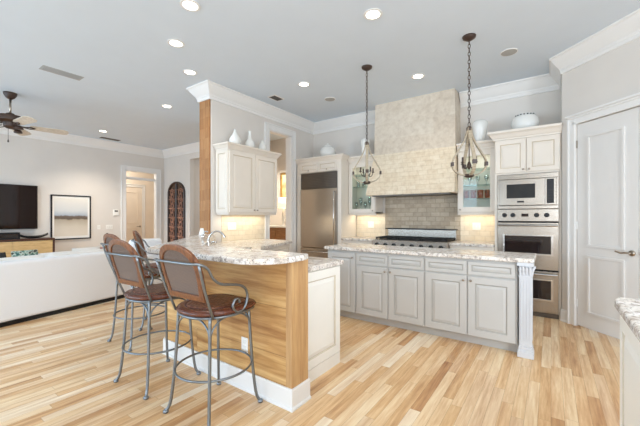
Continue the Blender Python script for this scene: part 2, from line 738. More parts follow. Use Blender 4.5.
DOOR0, DOORW, DOORH = 0.195, 0.655, 2.44
DOOR1 = DOOR0 + 2 * DOORW + 0.006
MD = Matrix.Translation(dp(0)) @ Matrix.Rotation(R(-45), 4, 'Z')     # local x = along, -y = out
w = MB()
w.box(0, DOOR0 - .005, 0, .12, 0, CZ, MD).box(DOOR1 + .005, 2.6, 0, .12, 0, CZ, MD).box(DOOR0 - .005, DOOR1 + .005, 0, .12, DOORH + .006, CZ, MD)
w.box(PC[0], PC[0] + .10, PC[1] + .06, YB, 0, CZ)
struct(w.build('wall_pantry', M['wall']))
pe = dp(2.6)
struct(MB().box(pe.x, pe.x + .12, YF, pe.y + .08, 0, CZ).build('wall_side', M['wall'])) if False else None
w = MB()
w.box(XR, XR + .1, YF, -1.0, 0, CZ).box(XR, XR + .1, 1.4, 7.6, 0, CZ).box(XR, XR + .1, -1.0, 1.4, 0, .35).box(XR, XR + .1, -1.0, 1.4, 2.9, CZ)
struct(w.build('wall_right', M['wall']))
w = MB()
xs = [XT]
for wx, ww in WINDOWS_FRONT:
    xs += [wx - ww / 2, wx + ww / 2]
xs.append(XR)
for i in range(0, len(xs), 2):
    w.box(xs[i], xs[i + 1], YF - .1, YF, 0, CZ)
for i in range(1, len(xs) - 1, 2):
    w.box(xs[i], xs[i + 1], YF - .1, YF, 0, .35)
    w.box(xs[i], xs[i + 1], YF - .1, YF, 2.88, CZ)
struct(w.build('wall_front', M['wall']))
for i, (wx, ww) in enumerate(WINDOWS_FRONT):
    f = MB()
    for a, b in ((wx - ww / 2, wx - ww / 2 + .05), (wx - .02, wx + .02), (wx + ww / 2 - .05, wx + ww / 2)):
        f.box(a, b, YF - .06, YF - .03, .35, 2.88)
    for a in (.35, 1.6, 2.83):
        f.box(wx - ww / 2, wx + ww / 2, YF - .06, YF - .03, a, a + .05)
    struct(f.build('window_%d' % (i + 1), M['trim']))

# television wall with the hall doorway, wall with the iron grille, hallway beyond
TY0, TY1, TZ = 4.29, 5.16, 2.64
w = MB()
w.box(XT - .12, XT, YF - .1, TY0, 0, CZ).box(XT - .12, XT, TY1, YG + .12, 0, CZ).box(XT - .12, XT, TY0, TY1, TZ, CZ)
struct(w.build('wall_left', M['wall']))
w = MB()
w.box(XT, -8.38, YG, YG + .12, 0, CZ).box(-8.38, -6.1, YG, YG + .12, 2.97, CZ).box(-6.3, -6.1, YG, YG + .12, 0, 2.97)
struct(w.build('wall_far', M['wall']))
w = MB()
w.box(-8.6, -8.5, YG + .12, 7.5, 0, CZ).box(-8.6, -6.1, 7.4, 7.5, 0, CZ)
struct(w.build('wall_hallway', M['wall']))
# hall behind the television-wall doorway
w = MB()
w.box(XT - 1.75, XT - 1.65, 3.6, 6.6, 0, CZ).box(XT - 1.65, XT - .12, 3.6, 3.7, 0, CZ).box(XT - 1.65, XT - .12, 6.4, 6.5, 0, CZ)
struct(w.build('wall_hall', M['hall']))
# room behind the kitchen opening
w = MB()
w.box(-6.18, XL - .13, 6.30, 6.40, 0, CZ).box(-6.18, -6.10, 4.30, 6.30, 0, CZ).box(-6.10, XL - .13, 4.22, 4.30, 0, CZ)
struct(w.build('wall_butler', M['wall']))
area_light('butler_lamp_light', (-5.2, 5.85, 2.55), (0, 0, 0), .5, .3, 34, (1, .90, .76))
area_light('hall_lamp_light', (XT - .9, 4.6, 3.2), (0, 0, 0), .5, .5, 26, (1, .92, .80))
area_light('hallway_lamp_light', (-7.4, 6.4, 3.2), (0, 0, 0), .5, .5, 10, (1, .93, .82))

# wooden post at the end of the kitchen wall
post = thing('wooden_post', 'rough oak post capping the end of the kitchen wall, from bar to crown', 'post', (-4.405, 3.105, 0))
MB().box(-4.54, XL - .022, 3.09, 3.118, 0, 3.16).build('post_wrap', M['post_oak'], post, bevel=.004)
MB().box(-4.545, XL + .003, 3.085, 3.118, 3.16, CZ).build('post_cap', M['trim'], post)

# crown mouldings
CP = [(0, CZ), (.135, CZ), (.135, CZ - .022), (.118, CZ - .03), (.10, CZ - .06), (.06, CZ - .115), (.03, CZ - .15), (.026, CZ - .17), (.018, CZ - .178), (.016, CZ - .215), (0, CZ - .22)]
struct(MB().sweep([(XT, YF), (XT, YG), (-6.1, YG)], CP).build('trim_1', M['trim']))
struct(MB().sweep([(-4.545, 3.30), (-4.545, 3.085), (XL + .003, 3.085), (XL, 3.30), (XL, YB), (-2.64, YB)], CP).build('trim_2', M['trim']))
a = dp(2.55)
struct(MB().sweep([(-1.22, YB), (PC[0], YB), PC, (a.x, a.y)], CP).build('trim_3', M['trim']))
# baseboards
BP = [(0, 0), (.022, 0), (.022, .012), (.016, .02), (.016, .12), (.010, .145), (.004, .15), (0, .15)]
struct(MB().sweep([(XT, YF), (XT, 4.13)], BP).build('baseboard_left', M['trim']))
struct(MB().sweep([(XT, 5.32), (XT, YG), (-8.38, YG)], BP).build('baseboard_far', M['trim']))
a = dp(.085)
struct(MB().sweep([(PC[0], PC[1] + .02), PC, (a.x, a.y)], BP).build('baseboard_pantry', M['trim']))


# door casings
def casing(name, o, u, nrm, w, h, cw=.11, cap=True):
    o, u, nrm = Vector(o), Vector(u).normalized(), Vector(nrm).normalized()
    Mx = Matrix((( u.x, nrm.x, 0, o.x), (u.y, nrm.y, 0, o.y), (0, 0, 1, 0), (0, 0, 0, 1)))
    m = MB()
    for s in (-1, 1):
        x0 = -cw if s < 0 else w
        m.box(x0, x0 + cw, 0, .018, 0, h + cw, Mx)
        e0 = x0 if s < 0 else x0 + cw - .022
        m.box(e0, e0 + .022, .018, .032, 0, h + cw, Mx)
        i0 = x0 + cw - .03 if s < 0 else x0
        m.box(i0, i0 + .03, .018, .024, 0, h + .03, Mx)
    m.box(0, w, 0, .018, h, h + cw, Mx)
    m.box(-cw, w + cw, .018, .032, h + cw - .022, h + cw, Mx)
    m.box(-.03, w + .03, .018, .024, h, h + .03, Mx)
    if cap:
        m.box(-cw - .012, w + cw + .012, 0, .05, h + cw, h + cw + .025, Mx)
    return struct(m.build(name, M['trim'], bevel=.004))


casing('trim_4', (XL, OY0, 0), (0, 1, 0), (1, 0, 0), OY1 - OY0, OZ, .12, False)
casing('trim_5', (XT, TY0, 0), (0, 1, 0), (1, 0, 0), TY1 - TY0, TZ, .13, False)
casing('trim_6', dp(DOOR0 - .006), D, DN, DOOR1 - DOOR0 + .012, DOORH + .004, .095)
m = MB()
m.box(XL - .13, XL, OY0 - .001, OY0 + .012, 0, OZ).box(XL - .13, XL, OY1 - .012, OY1 + .001, 0, OZ).box(XL - .13, XL, OY0, OY1, OZ - .012, OZ + .001)
m.box(XT - .13, XT, TY0 - .001, TY0 + .012, 0, TZ).box(XT - .13, XT, TY1 - .012, TY1 + .001, 0, TZ).box(XT - .13, XT, TY0, TY1, TZ - .012, TZ + .001)
m.box(XT - .12, XT - .04, TY0, TY1, 2.40, 2.47)
struct(m.build('trim_7', M['trim']))


# pantry double door
def lever(mb, o, u, nrm, sgn):
    o, u, nrm = Vector(o), Vector(u), Vector(nrm)
    mb.tube([o, o + nrm * .012], .030, 16)
    mb.tube([o + nrm * .012, o + nrm * .05], .011, 10)
    z = Vector((0, 0, 1))
    mb.tube([o + nrm * .05, o + nrm * .055 + u * sgn * .03 + z * .004, o + nrm * .052 + u * sgn * .07 - z * .004, o + nrm * .05 + u * sgn * .11 + z * .004, o + nrm * .05 + u * sgn * .13 + z * .010], .009, 8, smooth=4)


def leaf(mb, o, u, nrm, w, h, panels, t=.035, mold=True):
    """flat leaf with applied panel mouldings on its front; o = hinge-side bottom on the front plane"""
    o, u, nrm = Vector(o), Vector(u).normalized(), Vector(nrm).normalized()
    Mx = Matrix(((u.x, nrm.x, 0, o.x), (u.y, nrm.y, 0, o.y), (0, 0, 1, o.z), (0, 0, 0, 1)))
    mb.box(0, w, -t, 0, 0, h, Mx)
    for x0, x1, z0, z1 in panels:
        b, d = .028, .014
        mb.box(x0, x1, 0, d, z0, z0 + b, Mx).box(x0, x1, 0, d, z1 - b, z1, Mx)
        mb.box(x0, x0 + b, 0, d, z0 + b, z1 - b, Mx).box(x1 - b, x1, 0, d, z0 + b, z1 - b, Mx)
        c = .007
        mb.box(x0 + b, x1 - b, 0, .005, z0 + b, z0 + b + c, Mx).box(x0 + b, x1 - b, 0, .005, z1 - b - c, z1 - b, Mx)


pan = [(.125, DOORW - .125, .17, .855), (.125, DOORW - .125, .955, 2.27)]
for k in range(2):
    s0 = DOOR0 + k * (DOORW + .004)
    m = MB()
    leaf(m, dp(s0, -.012, .012), D, DN, DOORW, DOORH - .014, pan)
    dr = struct(m.build('door_%d' % (k + 1), M['door'], bevel=.004), 'white two-panel pantry door leaf')
    m = MB()
    hs = s0 + (DOORW - .055 if k == 0 else .055)
    lever(m, dp(hs, -.012, .945), D, DN, -1 if k == 0 else 1)
    m.build('door_handle', M['nickel'], dr, smooth=True)
    for hz in (.28, 1.22, 2.2):
        m = MB()
        q = dp(s0 + (0.0 if k == 0 else DOORW), -.004, hz)
        m.tube([q - Vector((0, 0, .045)), q + Vector((0, 0, .045))], .008, 8)
        m.build('hinge', M['nickel'] if hz > 2 else M['trim'], dr)

# hall door seen through the far doorway
m = MB()
leaf(m, (XT - 1.645, 4.66, .01), (0, 1, 0), (1, 0, 0), .86, 2.30, [(.12, .74, .2, .95), (.12, .74, 1.1, 2.15)])
d3 = struct(m.build('door_3', M['hall'], bevel=.004), 'cream panelled hall door beyond the far doorway')
m = MB()
lever(m, (XT - 1.645, 5.46, 1.0), (0, 1, 0), (1, 0, 0), -1)
m.build('door_handle', M['nickel'], d3)
casing('trim_8', (XT - 1.65, 4.65, 0), (0, 1, 0), (1, 0, 0), .88, 2.32, .1, False)

# tiled backsplashes
struct(MB().box(-3.18, -2.56, YB - .012, YB, .93, 1.40).build('trim_9', M['splash']), 'pale tumbled stone tile backsplash left of the range')
struct(MB().box(-1.22, -.64, YB - .012, YB, .93, 1.40).build('trim_10', M['splash']), 'pale tumbled stone tile backsplash right of the range')
struct(MB().box(-2.56, -1.22, YB - .014, YB, .80, 1.72).build('trim_11', M['splash_centre']), 'greyish, shadow-toned stone tile backsplash behind the range')
struct(MB().box(XL, XL + .012, 3.30, 4.25, .93, 1.38).build('trim_12', M['splash']), 'pale stone tile backsplash on the kitchen left wall')


# ------------------------------------------------------------------ cabinets
def knob(mb, o, nrm):
    o, nrm = Vector(o), Vector(nrm)
    mb.tube([o, o + nrm * .008, o + nrm * .016, o + nrm * .024, o + nrm * .030], [.006, .006, .009, .014, .010], 10)


def cab_door(parent, name, o, u, nrm, w, h, mats, knob_at=None, rail=.058, t=.02, kn='knob'):
    m = MB()
    m.panel(o, u, nrm, w, h, t, rail)
    d = m.build(name, mats, parent)
    if knob_at:
        m = MB()
        q = Vector(o) + Vector(u).normalized() * knob_at[0] + Vector((0, 0, knob_at[1])) + Vector(nrm).normalized() * t
        knob(m, q, Vector(nrm).normalized())
        m.build(kn, M['nickel'], d, smooth=True)
    return d


CROWN_C = [(0, 0), (.015, 0), (.018, .02), (.03, .03), (.05, .065), (.075, .085), (.078, .11), (0, .11)]


def cab_crown(parent, path, z, mats, s=1.0):
    MB().sweep(path, [(o * s, z + q * s) for o, q in CROWN_C]).build('crown', mats, parent)


GREY = [M['grey_cab'], M['grey_glaze']]
CRM = [M['cream'], M['cream_glaze']]
WHT = [M['white_cab'], M['white_glaze']]
NY = (0, -1, 0)
PX = (1, 0, 0)

# island: three cabinet units, corner post, worktop
IF, IB = 3.63, 4.17


def island_unit(label, x0, x1, cols, tall):
    c = thing('island_cabinet', label, 'cabinet', ((x0 + x1) / 2, (IF + IB) / 2, 0), 0, 'island cabinets')
    m = MB()
    m.box(x0, x1, IF, IB, .10, .89)
    m.build('body', GREY, c)
    MB().box(x0, x1, IF + .07, IB - .03, 0, .10).build('toe_kick', M['grey_cab'], c)
    n = len(cols)
    for i, (a, b) in enumerate(cols):
        wd = b - a
        kx = .03 if (n == 2 and i == 1) else wd - .03
        if tall:
            cab_door(c, 'door', (a, IF, .105), (1, 0, 0), NY, wd, .755, GREY, (wd - .03, .70), .062)
        else:
            cab_door(c, 'door', (a, IF, .105), (1, 0, 0), NY, wd, .605, GREY, (kx, .565), .068)
            cab_door(c, 'drawer', (a, IF, .728), (1, 0, 0), NY, wd, .135, GREY, None, .034)
    return c


island_unit('grey island cabinet at the left end with one full-height door', -2.45, -2.013, [(-2.438, -2.026)], True)
island_unit('grey island cabinet of two doors and two drawers, next to the tall door', -2.013, -1.144, [(-1.999, -1.582), (-1.572, -1.152)], False)
island_unit('grey island cabinet of two doors and two drawers beside the corner post', -1.144, -.262, [(-1.136, -.708), (-.698, -.277)], False)
ip = thing('island_post', 'fluted pale grey corner post with carved capital at the island right end', 'post', (-.195, 3.645, 0))
m = MB()
m.box(-.245, -.145, 3.595, 3.695, .12, .76)
for k in range(4):
    m.box(-.232 + k * .0235, -.222 + k * .0235, 3.590, 3.595, .16, .74)
    m.box(-.145, -.140, 3.608 + k * .0235, 3.618 + k * .0235, .16, .74)
m.build('shaft', M['grey_post'], ip, bevel=.002)
m = MB()
for z0, z1, e in ((0, .055, .016), (.055, .075, .012), (.075, .10, .008), (.10, .12, .003)):
    m.box(-.245 - e, -.145 + e, 3.595 - e, 3.695 + e, z0, z1)
m.build('foot', M['grey_post'], ip, bevel=.005)
m = MB()
m.box(-.245, -.145, 3.595, 3.695, .76, .865)
for z0, z1, e in ((.755, .77, .006), (.86, .89, .016)):
    m.box(-.245 - e, -.145 + e, 3.595 - e, 3.695 + e, z0, z1)
for k in range(4):
    x = -.237 + k * .026
    m.tube([(x, 3.593, .775), (x, 3.588, .82), (x, 3.575, .85), (x, 3.570, .838)], [.010, .014, .009, .006], 6, smooth=3)
    y = 3.603 + k * .026
    m.tube([(-.143, y, .775), (-.138, y, .82), (-.125, y, .85), (-.120, y, .838)], [.010, .014, .009, .006], 6, smooth=3)
m.build('capital', M['grey_post'], ip, bevel=.003)
ie = thing('island_end_panel', 'pale grey panel closing the island right end behind the corner post', 'panel', (-.2, 3.95, 0))
m = MB()
m.box(-.262, -.165, 3.716, IB, 0, .89)
m.build('panel_body', M['grey_post'], ie)
o = MB().prism([(-2.48, 3.585), (-.155, 3.585), (-.125, 3.615), (-.125, 4.20), (-2.48, 4.20)], .89, .93).build('island_worktop', M['granite'], bevel=.008)
tag(o, 'speckled granite worktop covering the long grey island', 'worktop')

# ------------------------------------------------------------------ range wall
# refrigerator column
fc = thing('refrigerator_cabinet', 'cream tall cabinet surround with two small doors above the steel refrigerator', 'cabinet', (-3.7, 5.46, 0))
m = MB()
m.box(-4.245, -4.145, 5.16, 5.72, 0, 2.40).box(-3.265, -3.18, 5.16, 5.72, 0, 2.40).box(-4.145, -3.265, 5.16, 5.72, 2.195, 2.40)
m.build('surround', CRM, fc, bevel=.003)
for a, b in ((-4.14, -3.71), (-3.70, -3.27)):
    cab_door(fc, 'door', (a, 5.16, 2.205), PX, NY, b - a, .185, CRM, ((b - a) / 2, .03), .042)
cab_crown(fc, [(-4.245, 5.16), (-3.18, 5.16), (-3.18, 5.345)], 2.39, M['cream'], .9)
rf = thing('refrigerator', 'tall built-in stainless steel refrigerator with dark louvred grille', 'refrigerator', (-3.7, 5.46, 0))
MB().box(-4.14, -3.27, 5.20, 5.70, 0.0, 2.185).build('cabinet_body', M['stainless_dark'], rf)
m = MB()
m.box(-4.14, -3.27, 5.155, 5.20, 1.88, 2.185)
for k in range(9):
    m.box(-4.12, -3.29, 5.145, 5.156, 1.895 + k * .031, 1.912 + k * .031)
m.build('grille', M['stainless_dark'], rf)
dd = MB().box(-4.14, -3.275, 5.14, 5.20, .72, 1.87).build('door', M['stainless'], rf, bevel=.006)
m = MB()
m.tube([(-3.315, 5.14, .80), (-3.315, 5.10, .80), (-3.315, 5.10, 1.80), (-3.315, 5.14, 1.80)], .012, 10)
m.build('handle', M['chrome'], dd, smooth=True)
dd = MB().box(-4.14, -3.275, 5.14, 5.20, .11, .705).build('freezer_drawer', M['stainless'], rf, bevel=.006)
m = MB()
m.tube([(-4.08, 5.14, .64), (-4.08, 5.10, .64), (-3.34, 5.10, .64), (-3.34, 5.14, .64)], .012, 10)
m.build('handle', M['chrome'], dd, smooth=True)
MB().box(-4.14, -3.275, 5.18, 5.20, .0, .10).build('toe_grille', M['black'], rf)


# glass-door upper cabinets
def glass_upper(label, x0, x1, shelves, z0=1.385, z1=2.36, yf=5.43):
    c = thing('glass_cabinet', label, 'cabinet', ((x0 + x1) / 2, (yf + YB) / 2, z0), 0, 'glass door wall cabinets')
    m = MB()
    m.box(x0, x0 + .02, yf, YB - .014, z0, z1).box(x1 - .02, x1, yf, YB - .014, z0, z1)
    m.box(x0, x1, yf, YB - .014, z0, z0 + .025).box(x0, x1, yf, YB - .014, z1 - .025, z1).box(x0 + .02, x1 - .02, YB - .03, YB - .014, z0, z1)
    m.build('body', M['cream'], c, bevel=.002)
    m = MB()
    a, b, st = x0 + .01, x1 - .01, .075
    for p, q, r, s in ((a, a + st, z0 + .012, z1 - .03), (b - st, b, z0 + .012, z1 - .03)):
        m.box(p, q, yf - .022, yf - .001, r, s)
    m.box(a + st, b - st, yf - .022, yf - .001, z0 + .012, z0 + .012 + st).box(a + st, b - st, yf - .022, yf - .001, z1 - .03 - st, z1 - .03)
    d = m.build('door_frame', M['cream'], c, bevel=.004)
    MB().box(a + st - .004, b - st + .004, yf - .012, yf - .008, z0 + .08, z1 - .10).build('pane', M['glass'], d)
    m = MB()
    knob(m, (a + st / 2 if x0 > -2 else b - st / 2, yf - .022, z0 + .05), NY)
    m.build('knob', M['nickel'], d, smooth=True)
    for z in shelves:
        MB().box(x0 + .021, x1 - .021, yf + .02, YB - .032, z, z + .008).build('shelf', M['glass_shelf'], c)
    MB().box(x0, x1, yf + .01, yf + .04, z0 - .03, z0).build('light_rail', M['cream'], c)
    cab_crown(c, [(x0, YB - .02), (x0, yf), (x1, yf), (x1, YB - .02)] if False else [(x0, yf), (x1, yf)], z1 - .01, M['cream'])
    return c


glass_upper('cream glass-door wall cabinet between refrigerator and stone hood', -3.178, -2.607, (1.89, 2.12))
glass_upper('cream glass-door wall cabinet between stone hood and ovens', -1.20, -.655, (1.60, 1.81, 2.06))
for x0, x1 in ((-3.12, -2.62), (-1.16, -.70)):
    area_light('undercabinet_light', ((x0 + x1) / 2, 5.60, 1.375), (0, 0, 0), x1 - x0, .05, 1.7, (1, .86, .62))
    area_light('cabinet_inside_light', ((x0 + x1) / 2, 5.462, 2.325), (0, 0, 0), x1 - x0 - .1, .04, 1.2, (1, .96, .88))

# oven tower
oc = thing('oven_cabinet', 'cream tall cabinet with two upper doors housing microwave and ovens', 'cabinet', (-.265, 5.46, 0))
m = MB()
m.box(-.65, -.615, 5.19, 5.72, 0, 2.40).box(.085, .112, 5.19, 5.72, 0, 2.40).box(-.615, .085, 5.19, 5.72, 1.905, 2.40)
m.build('body', CRM, oc, bevel=.003)
cab_door(oc, 'door', (-.64, 5.19, 1.93), PX, NY, .365, .455, CRM, (.335, .035), .06)
cab_door(oc, 'door', (-.268, 5.19, 1.93), PX, NY, .365, .455, CRM, (.03, .035), .06)
cab_crown(oc, [(-.65, 5.34), (-.65, 5.19), (.112, 5.19)], 2.39, M['cream'], 1.1)
mw = thing('microwave', 'stainless built-in microwave with trim frame above the double oven', 'microwave', (-.265, 5.40, 1.42))
m = MB()
m.box(-.612, .083, 5.165, 5.19, 1.43, 1.475).box(-.612, .083, 5.165, 5.19, 1.835, 1.90).box(-.612, -.585, 5.165, 5.19, 1.475, 1.835).box(.055, .083, 5.165, 5.19, 1.475, 1.835)
m.build('trim_frame', M['stainless'], mw, bevel=.004)
MB().box(-.58, .05, 5.20, 5.60, 1.48, 1.83).build('oven_box', M['black'], mw)
d = MB().box(-.583, -.065, 5.150, 5.20, 1.478, 1.832).build('door', M['stainless'], mw, bevel=.005)
MB().box(-.50, -.17, 5.146, 5.152, 1.575, 1.765).build('window', M['micro_glass'], d, bevel=.002)
MB().box(-.375, -.295, 5.147, 5.151, 1.515, 1.538).build('badge', M['black'], d)
d = MB().box(-.062, .053, 5.150, 5.20, 1.478, 1.832).build('control_panel', M['stainless'], mw, bevel=.004)
m = MB()
m.box(-.045, .032, 5.147, 5.151, 1.50, 1.815)
m.build('keypad', M['black'], d)
m = MB()
for r in range(5):
    for c in range(3):
        m.box(-.035 + c * .021, -.020 + c * .021, 5.1455, 5.1475, 1.52 + r * .036, 1.536 + r * .036)
m.build('keys', M['charcoal'], d)
ov = thing('double_oven', 'stainless double wall oven with dark glass windows under the microwave', 'oven', (-.265, 5.45, 0))
MB().box(-.610, .080, 5.215, 5.70, .06, 1.42).build('oven_box', M['black'], ov)
cp = MB().box(-.612, .083, 5.16, 5.215, 1.262, 1.425).build('control_panel', M['stainless'], ov, bevel=.005)
for x in (-.525, -.425, -.155, -.045):
    m = MB()
    m.tube([(x, 5.16, 1.345), (x, 5.150, 1.345)], .030, 16).tube([(x, 5.150, 1.345), (x, 5.120, 1.345)], .021, 14)
    m.build('knob', M['black'], cp)
m = MB()
m.box(-.325, -.245, 5.156, 5.161, 1.325, 1.365)
m.build('display', M['oven_glass'], cp)
for z0, z1, wz0, wz1 in ((.625, 1.245, .835, 1.065), (.065, .605, .245, .485)):
    d = MB().box(-.612, .083, 5.165, 5.215, z0, z1).build('door', M['stainless'], ov, bevel=.006)
    m = MB()
    m.box(-.535, .005, 5.158, 5.166, wz0, wz1)
    m.build('window', M['oven_glass'], d, bevel=.002)
    m = MB()
    for q in ((-.555, -.530), (.0, .025)):
        m.box(q[0], q[1], 5.156, 5.168, wz0 - .025, wz1 + .02)
    m.box(-.53, 0, 5.156, 5.168, wz0 - .025, wz0 - .002).box(-.53, 0, 5.156, 5.168, wz1 + .002, wz1 + .02)
    m.build('window_trim', M['chrome'], d, bevel=.002)
    m = MB()
    zz = z1 - .035
    m.tube([(-.60, 5.115, zz), (.07, 5.115, zz)], .014, 12)
    for x in (-.57, .04):
        m.box(x - .012, x + .012, 5.115, 5.168, zz - .012, zz + .012)
    m.build('handle', M['chrome'], d, smooth=False)
MB().box(-.612, .083, 5.20, 5.215, 0, .055).build('toe_grille', M['stainless_dark'], ov)

# stone hood
hd = thing('range_hood', 'tall stone-clad range hood tapering up to the ceiling above the cooktop', 'range hood', (-1.93, 5.5, 1.69))


def frustum(mb, a, b, za, zb):
    va = [mb.bm.verts.new((x, y, za)) for x, y in a]
    vb = [mb.bm.verts.new((x, y, zb)) for x, y in b]
    mb._f(va[::-1])
    mb._f(vb)
    n = len(a)
    for i in range(n):
        mb._f([va[i], va[(i + 1) % n], vb[(i + 1) % n], vb[i]])


m = MB()
frustum(m, [(-2.605, 5.36), (-1.215, 5.36), (-1.215, YB), (-2.605, YB)], [(-2.605, 5.40), (-1.235, 5.40), (-1.235, YB), (-2.605, YB)], 2.43, CZ)
m.build('chimney', M['hood_stone'], hd)
m = MB()
yb = YB - .016
hb = [(-2.685, 5.19), (-1.19, 5.19), (-1.19, 5.405), (-1.212, 5.405), (-1.212, yb), (-2.595, yb), (-2.595, 5.405), (-2.685, 5.405)]
ht = [(-2.605, 5.36), (-1.215, 5.36), (-1.215, 5.405), (-1.216, 5.405), (-1.216, yb), (-2.595, yb), (-2.595, 5.405), (-2.605, 5.405)]
frustum(m, hb, hb, 1.70, 1.74)
frustum(m, hb, ht, 1.74, 2.43)
m.build('canopy', M['hood_tile'], hd)
MB().box(-2.60, -1.27, 5.26, 5.70, 1.685, 1.702).build('filter', M['stainless_dark'], hd)
area_light('hood_light', (-1.93, 5.5, 1.68), (0, 0, 0), .9, .1, .4, (1, .93, .82))

# professional range
rg = thing('gas_range', 'wide stainless gas range with black grates and low backguard', 'range', (-1.88, 5.4, 0))
MB().box(-2.50, -1.26, 5.10, 5.73, .10, .935).build('body', M['stainless'], rg, bevel=.004)
m = MB()
m.box(-2.50, -1.26, 5.04, 5.10, .80, .93)
pnl = m.build('front_rail', M['stainless'], rg, bevel=.012)
for k in range(8):
    x = -2.40 + k * .150
    m = MB()
    m.tube([(x, 5.04, .855), (x, 5.028, .855)], .034, 14).tube([(x, 5.028, .855), (x, 5.0, .855)], .025, 14)
    m.build('knob', M['black'], pnl)
MB().box(-2.44, -1.32, 5.065, 5.10, .20, .76).build('oven_door', M['stainless'], rg, bevel=.006)
m = MB()
m.tube([(-2.40, 5.035, .72), (-1.36, 5.035, .72)], .013, 10)
for x in (-2.36, -1.40):
    m.box(x - .01, x + .01, 5.035, 5.067, .71, .73)
m.build('handle', M['chrome'], rg)
MB().box(-2.48, -1.28, 5.14, 5.68, .935, .945).build('cooktop', M['iron_black'], rg)
for k in range(3):
    m = MB()
    x0 = -2.47 + k * .398
    for q in range(6):
        x = x0 + .012 + q * .074
        m.box(x - .006, x + .006, 5.15, 5.67, .962, .978)
    for y in (5.15, 5.28, 5.41, 5.54, 5.66):
        m.box(x0, x0 + .385, y - .006, y + .006, .960, .976)
    for x in (x0 + .01, x0 + .375):
        for y in (5.155, 5.655):
            m.box(x - .008, x + .008, y - .008, y + .008, .943, .965)
    m.build('grate', M['iron_black'], rg)
for k in range(6):
    m = MB()
    x = -2.275 + (k % 3) * .398
    y = 5.28 if k < 3 else 5.54
    m.lathe([(.0, .945), (.055, .945), (.055, .955), (.035, .962), (0, .962)], (x, y, 0), 16)
    m.build('burner', M['iron_black'], rg)
m = MB()
m.box(-2.48, -1.28, 5.69, 5.733, .935, 1.10)
bgd = m.build('backguard', M['stainless'], rg, bevel=.004)
MB().box(-2.50, -1.26, 5.60, 5.733, 1.10, 1.118).build('ledge', M['black'], bgd, bevel=.003)


# base cabinets either side of the range
def wall_base(label, x0, x1):
    c = thing('base_cabinet', label, 'cabinet', ((x0 + x1) / 2, 5.45, 0))
    MB().box(x0, x1, 5.17, 5.72, .10, .89).build('body', CRM, c)
    MB().box(x0, x1, 5.22, 5.72, 0, .10).build('toe_kick', M['cream'], c)
    cab_door(c, 'drawer', (x0 + .01, 5.17, .72), PX, NY, x1 - x0 - .02, .15, CRM, ((x1 - x0) / 2, .075), .03)
    wd = (x1 - x0 - .03) / 2
    cab_door(c, 'door', (x0 + .01, 5.17, .11), PX, NY, wd, .60, CRM, (wd - .03, .56))
    cab_door(c, 'door', (x0 + .02 + wd, 5.17, .11), PX, NY, wd, .60, CRM, (.03, .56))


wall_base('cream base cabinet between refrigerator and gas range', -3.175, -2.505)
wall_base('cream base cabinet between gas range and ovens', -1.255, -.655)
o = MB().box(-3.178, -2.503, 5.14, YB - .013, .89, .93).build('counter_top', M['granite'], bevel=.006)
tag(o, 'short granite counter between refrigerator and gas range', 'worktop')
o = MB().box(-1.257, -.653, 5.14, YB - .013, .89, .93).build('counter_top', M['granite'], bevel=.006)
tag(o, 'short granite counter between gas range and ovens', 'worktop')

# ------------------------------------------------------------------ left wall run
uc = thing('wall_cabinet', 'cream two-door wall cabinet on the kitchen left wall under white vases', 'cabinet', (-4.1, 3.72, 1.38), 0)
MB().box(XL + .013, -3.96, 3.19, 4.245, 1.38, 2.36).build('body', CRM, uc, bevel=.003)
m = MB()
m.panel((XL + .02, 3.19, 1.385), (1, 0, 0), NY, .285, .965, .014, .055)
m.build('end_panel', CRM, uc)
cab_door(uc, 'door', (-3.96, 3.20, 1.395), (0, 1, 0), PX, .515, .94, CRM, (.485, .035), .062)
cab_door(uc, 'door', (-3.96, 3.722, 1.395), (0, 1, 0), PX, .515, .94, CRM, (.03, .035), .062)
cab_crown(uc, [(XL + .013, 3.19), (-3.96, 3.19), (-3.96, 4.245), (XL + .013, 4.245)], 2.35, M['cream'], .82)
MB().box(XL + .02, -3.965, 3.195, 4.24, 1.355, 1.38).build('light_rail', M['cream'], uc)
area_light('undercabinet_light', (-4.12, 3.70, 1.35), (0, 0, 0), .06, .95, 3.2, (1, .88, .66))

# granite sink counter (one slab wrapping from the left wall into the peninsula)
lower = [(XL + .013, 4.20), (-3.49, 4.12), (-3.10, 3.02), (-2.62, 2.55), (-1.545, 2.55), (-1.545, 1.89), (-2.88, 1.90), (-4.10, 3.065), (-4.12, 3.125), (XL + .013, 3.31)]
sm = MB()
sm.prism(lower[::-1], .89, .93)
sc_ = sm.build('sink_counter', M['granite'])
tag(sc_, 'lower granite counter with sink wrapping the inner corner behind the raised bar', 'worktop')
SM = Matrix.Translation((-3.08, 2.58, 0)) @ Matrix.Rotation(R(-45), 4, 'Z')
cut = MB().box(-.27, .27, -.19, .19, .80, 1.0, SM)
cme = bpy.data.meshes.new('cut')
bmesh.ops.recalc_face_normals(cut.bm, faces=cut.bm.faces)
cut.bm.to_mesh(cme)
cut.bm.free()
cob = bpy.data.objects.new('cut', cme)
COL.objects.link(cob)
bo = sc_.modifiers.new('hole', 'BOOLEAN')
bo.object = cob
bo.operation = 'DIFFERENCE'
bo.solver = 'EXACT'
bpy.context.view_layer.update()
dg = bpy.context.evaluated_depsgraph_get()
newme = bpy.data.meshes.new_from_object(sc_.evaluated_get(dg))
sc_.modifiers.clear()
sc_.data = newme
bpy.data.objects.remove(cob)
sk = thing('kitchen_sink', 'stainless undermount sink set in the corner granite counter', 'sink', (-3.08, 2.58, .70))
m = MB()
m.box(-.285, .285, -.205, .205, .70, .708, SM).box(-.285, -.272, -.205, .205, .708, .888, SM).box(.272, .285, -.205, .205, .708, .888, SM)
m.box(-.272, .272, -.205, -.192, .708, .888, SM).box(-.272, .272, .192, .205, .708, .888, SM)
m.build('basin', M['stainless'], sk)
m = MB()
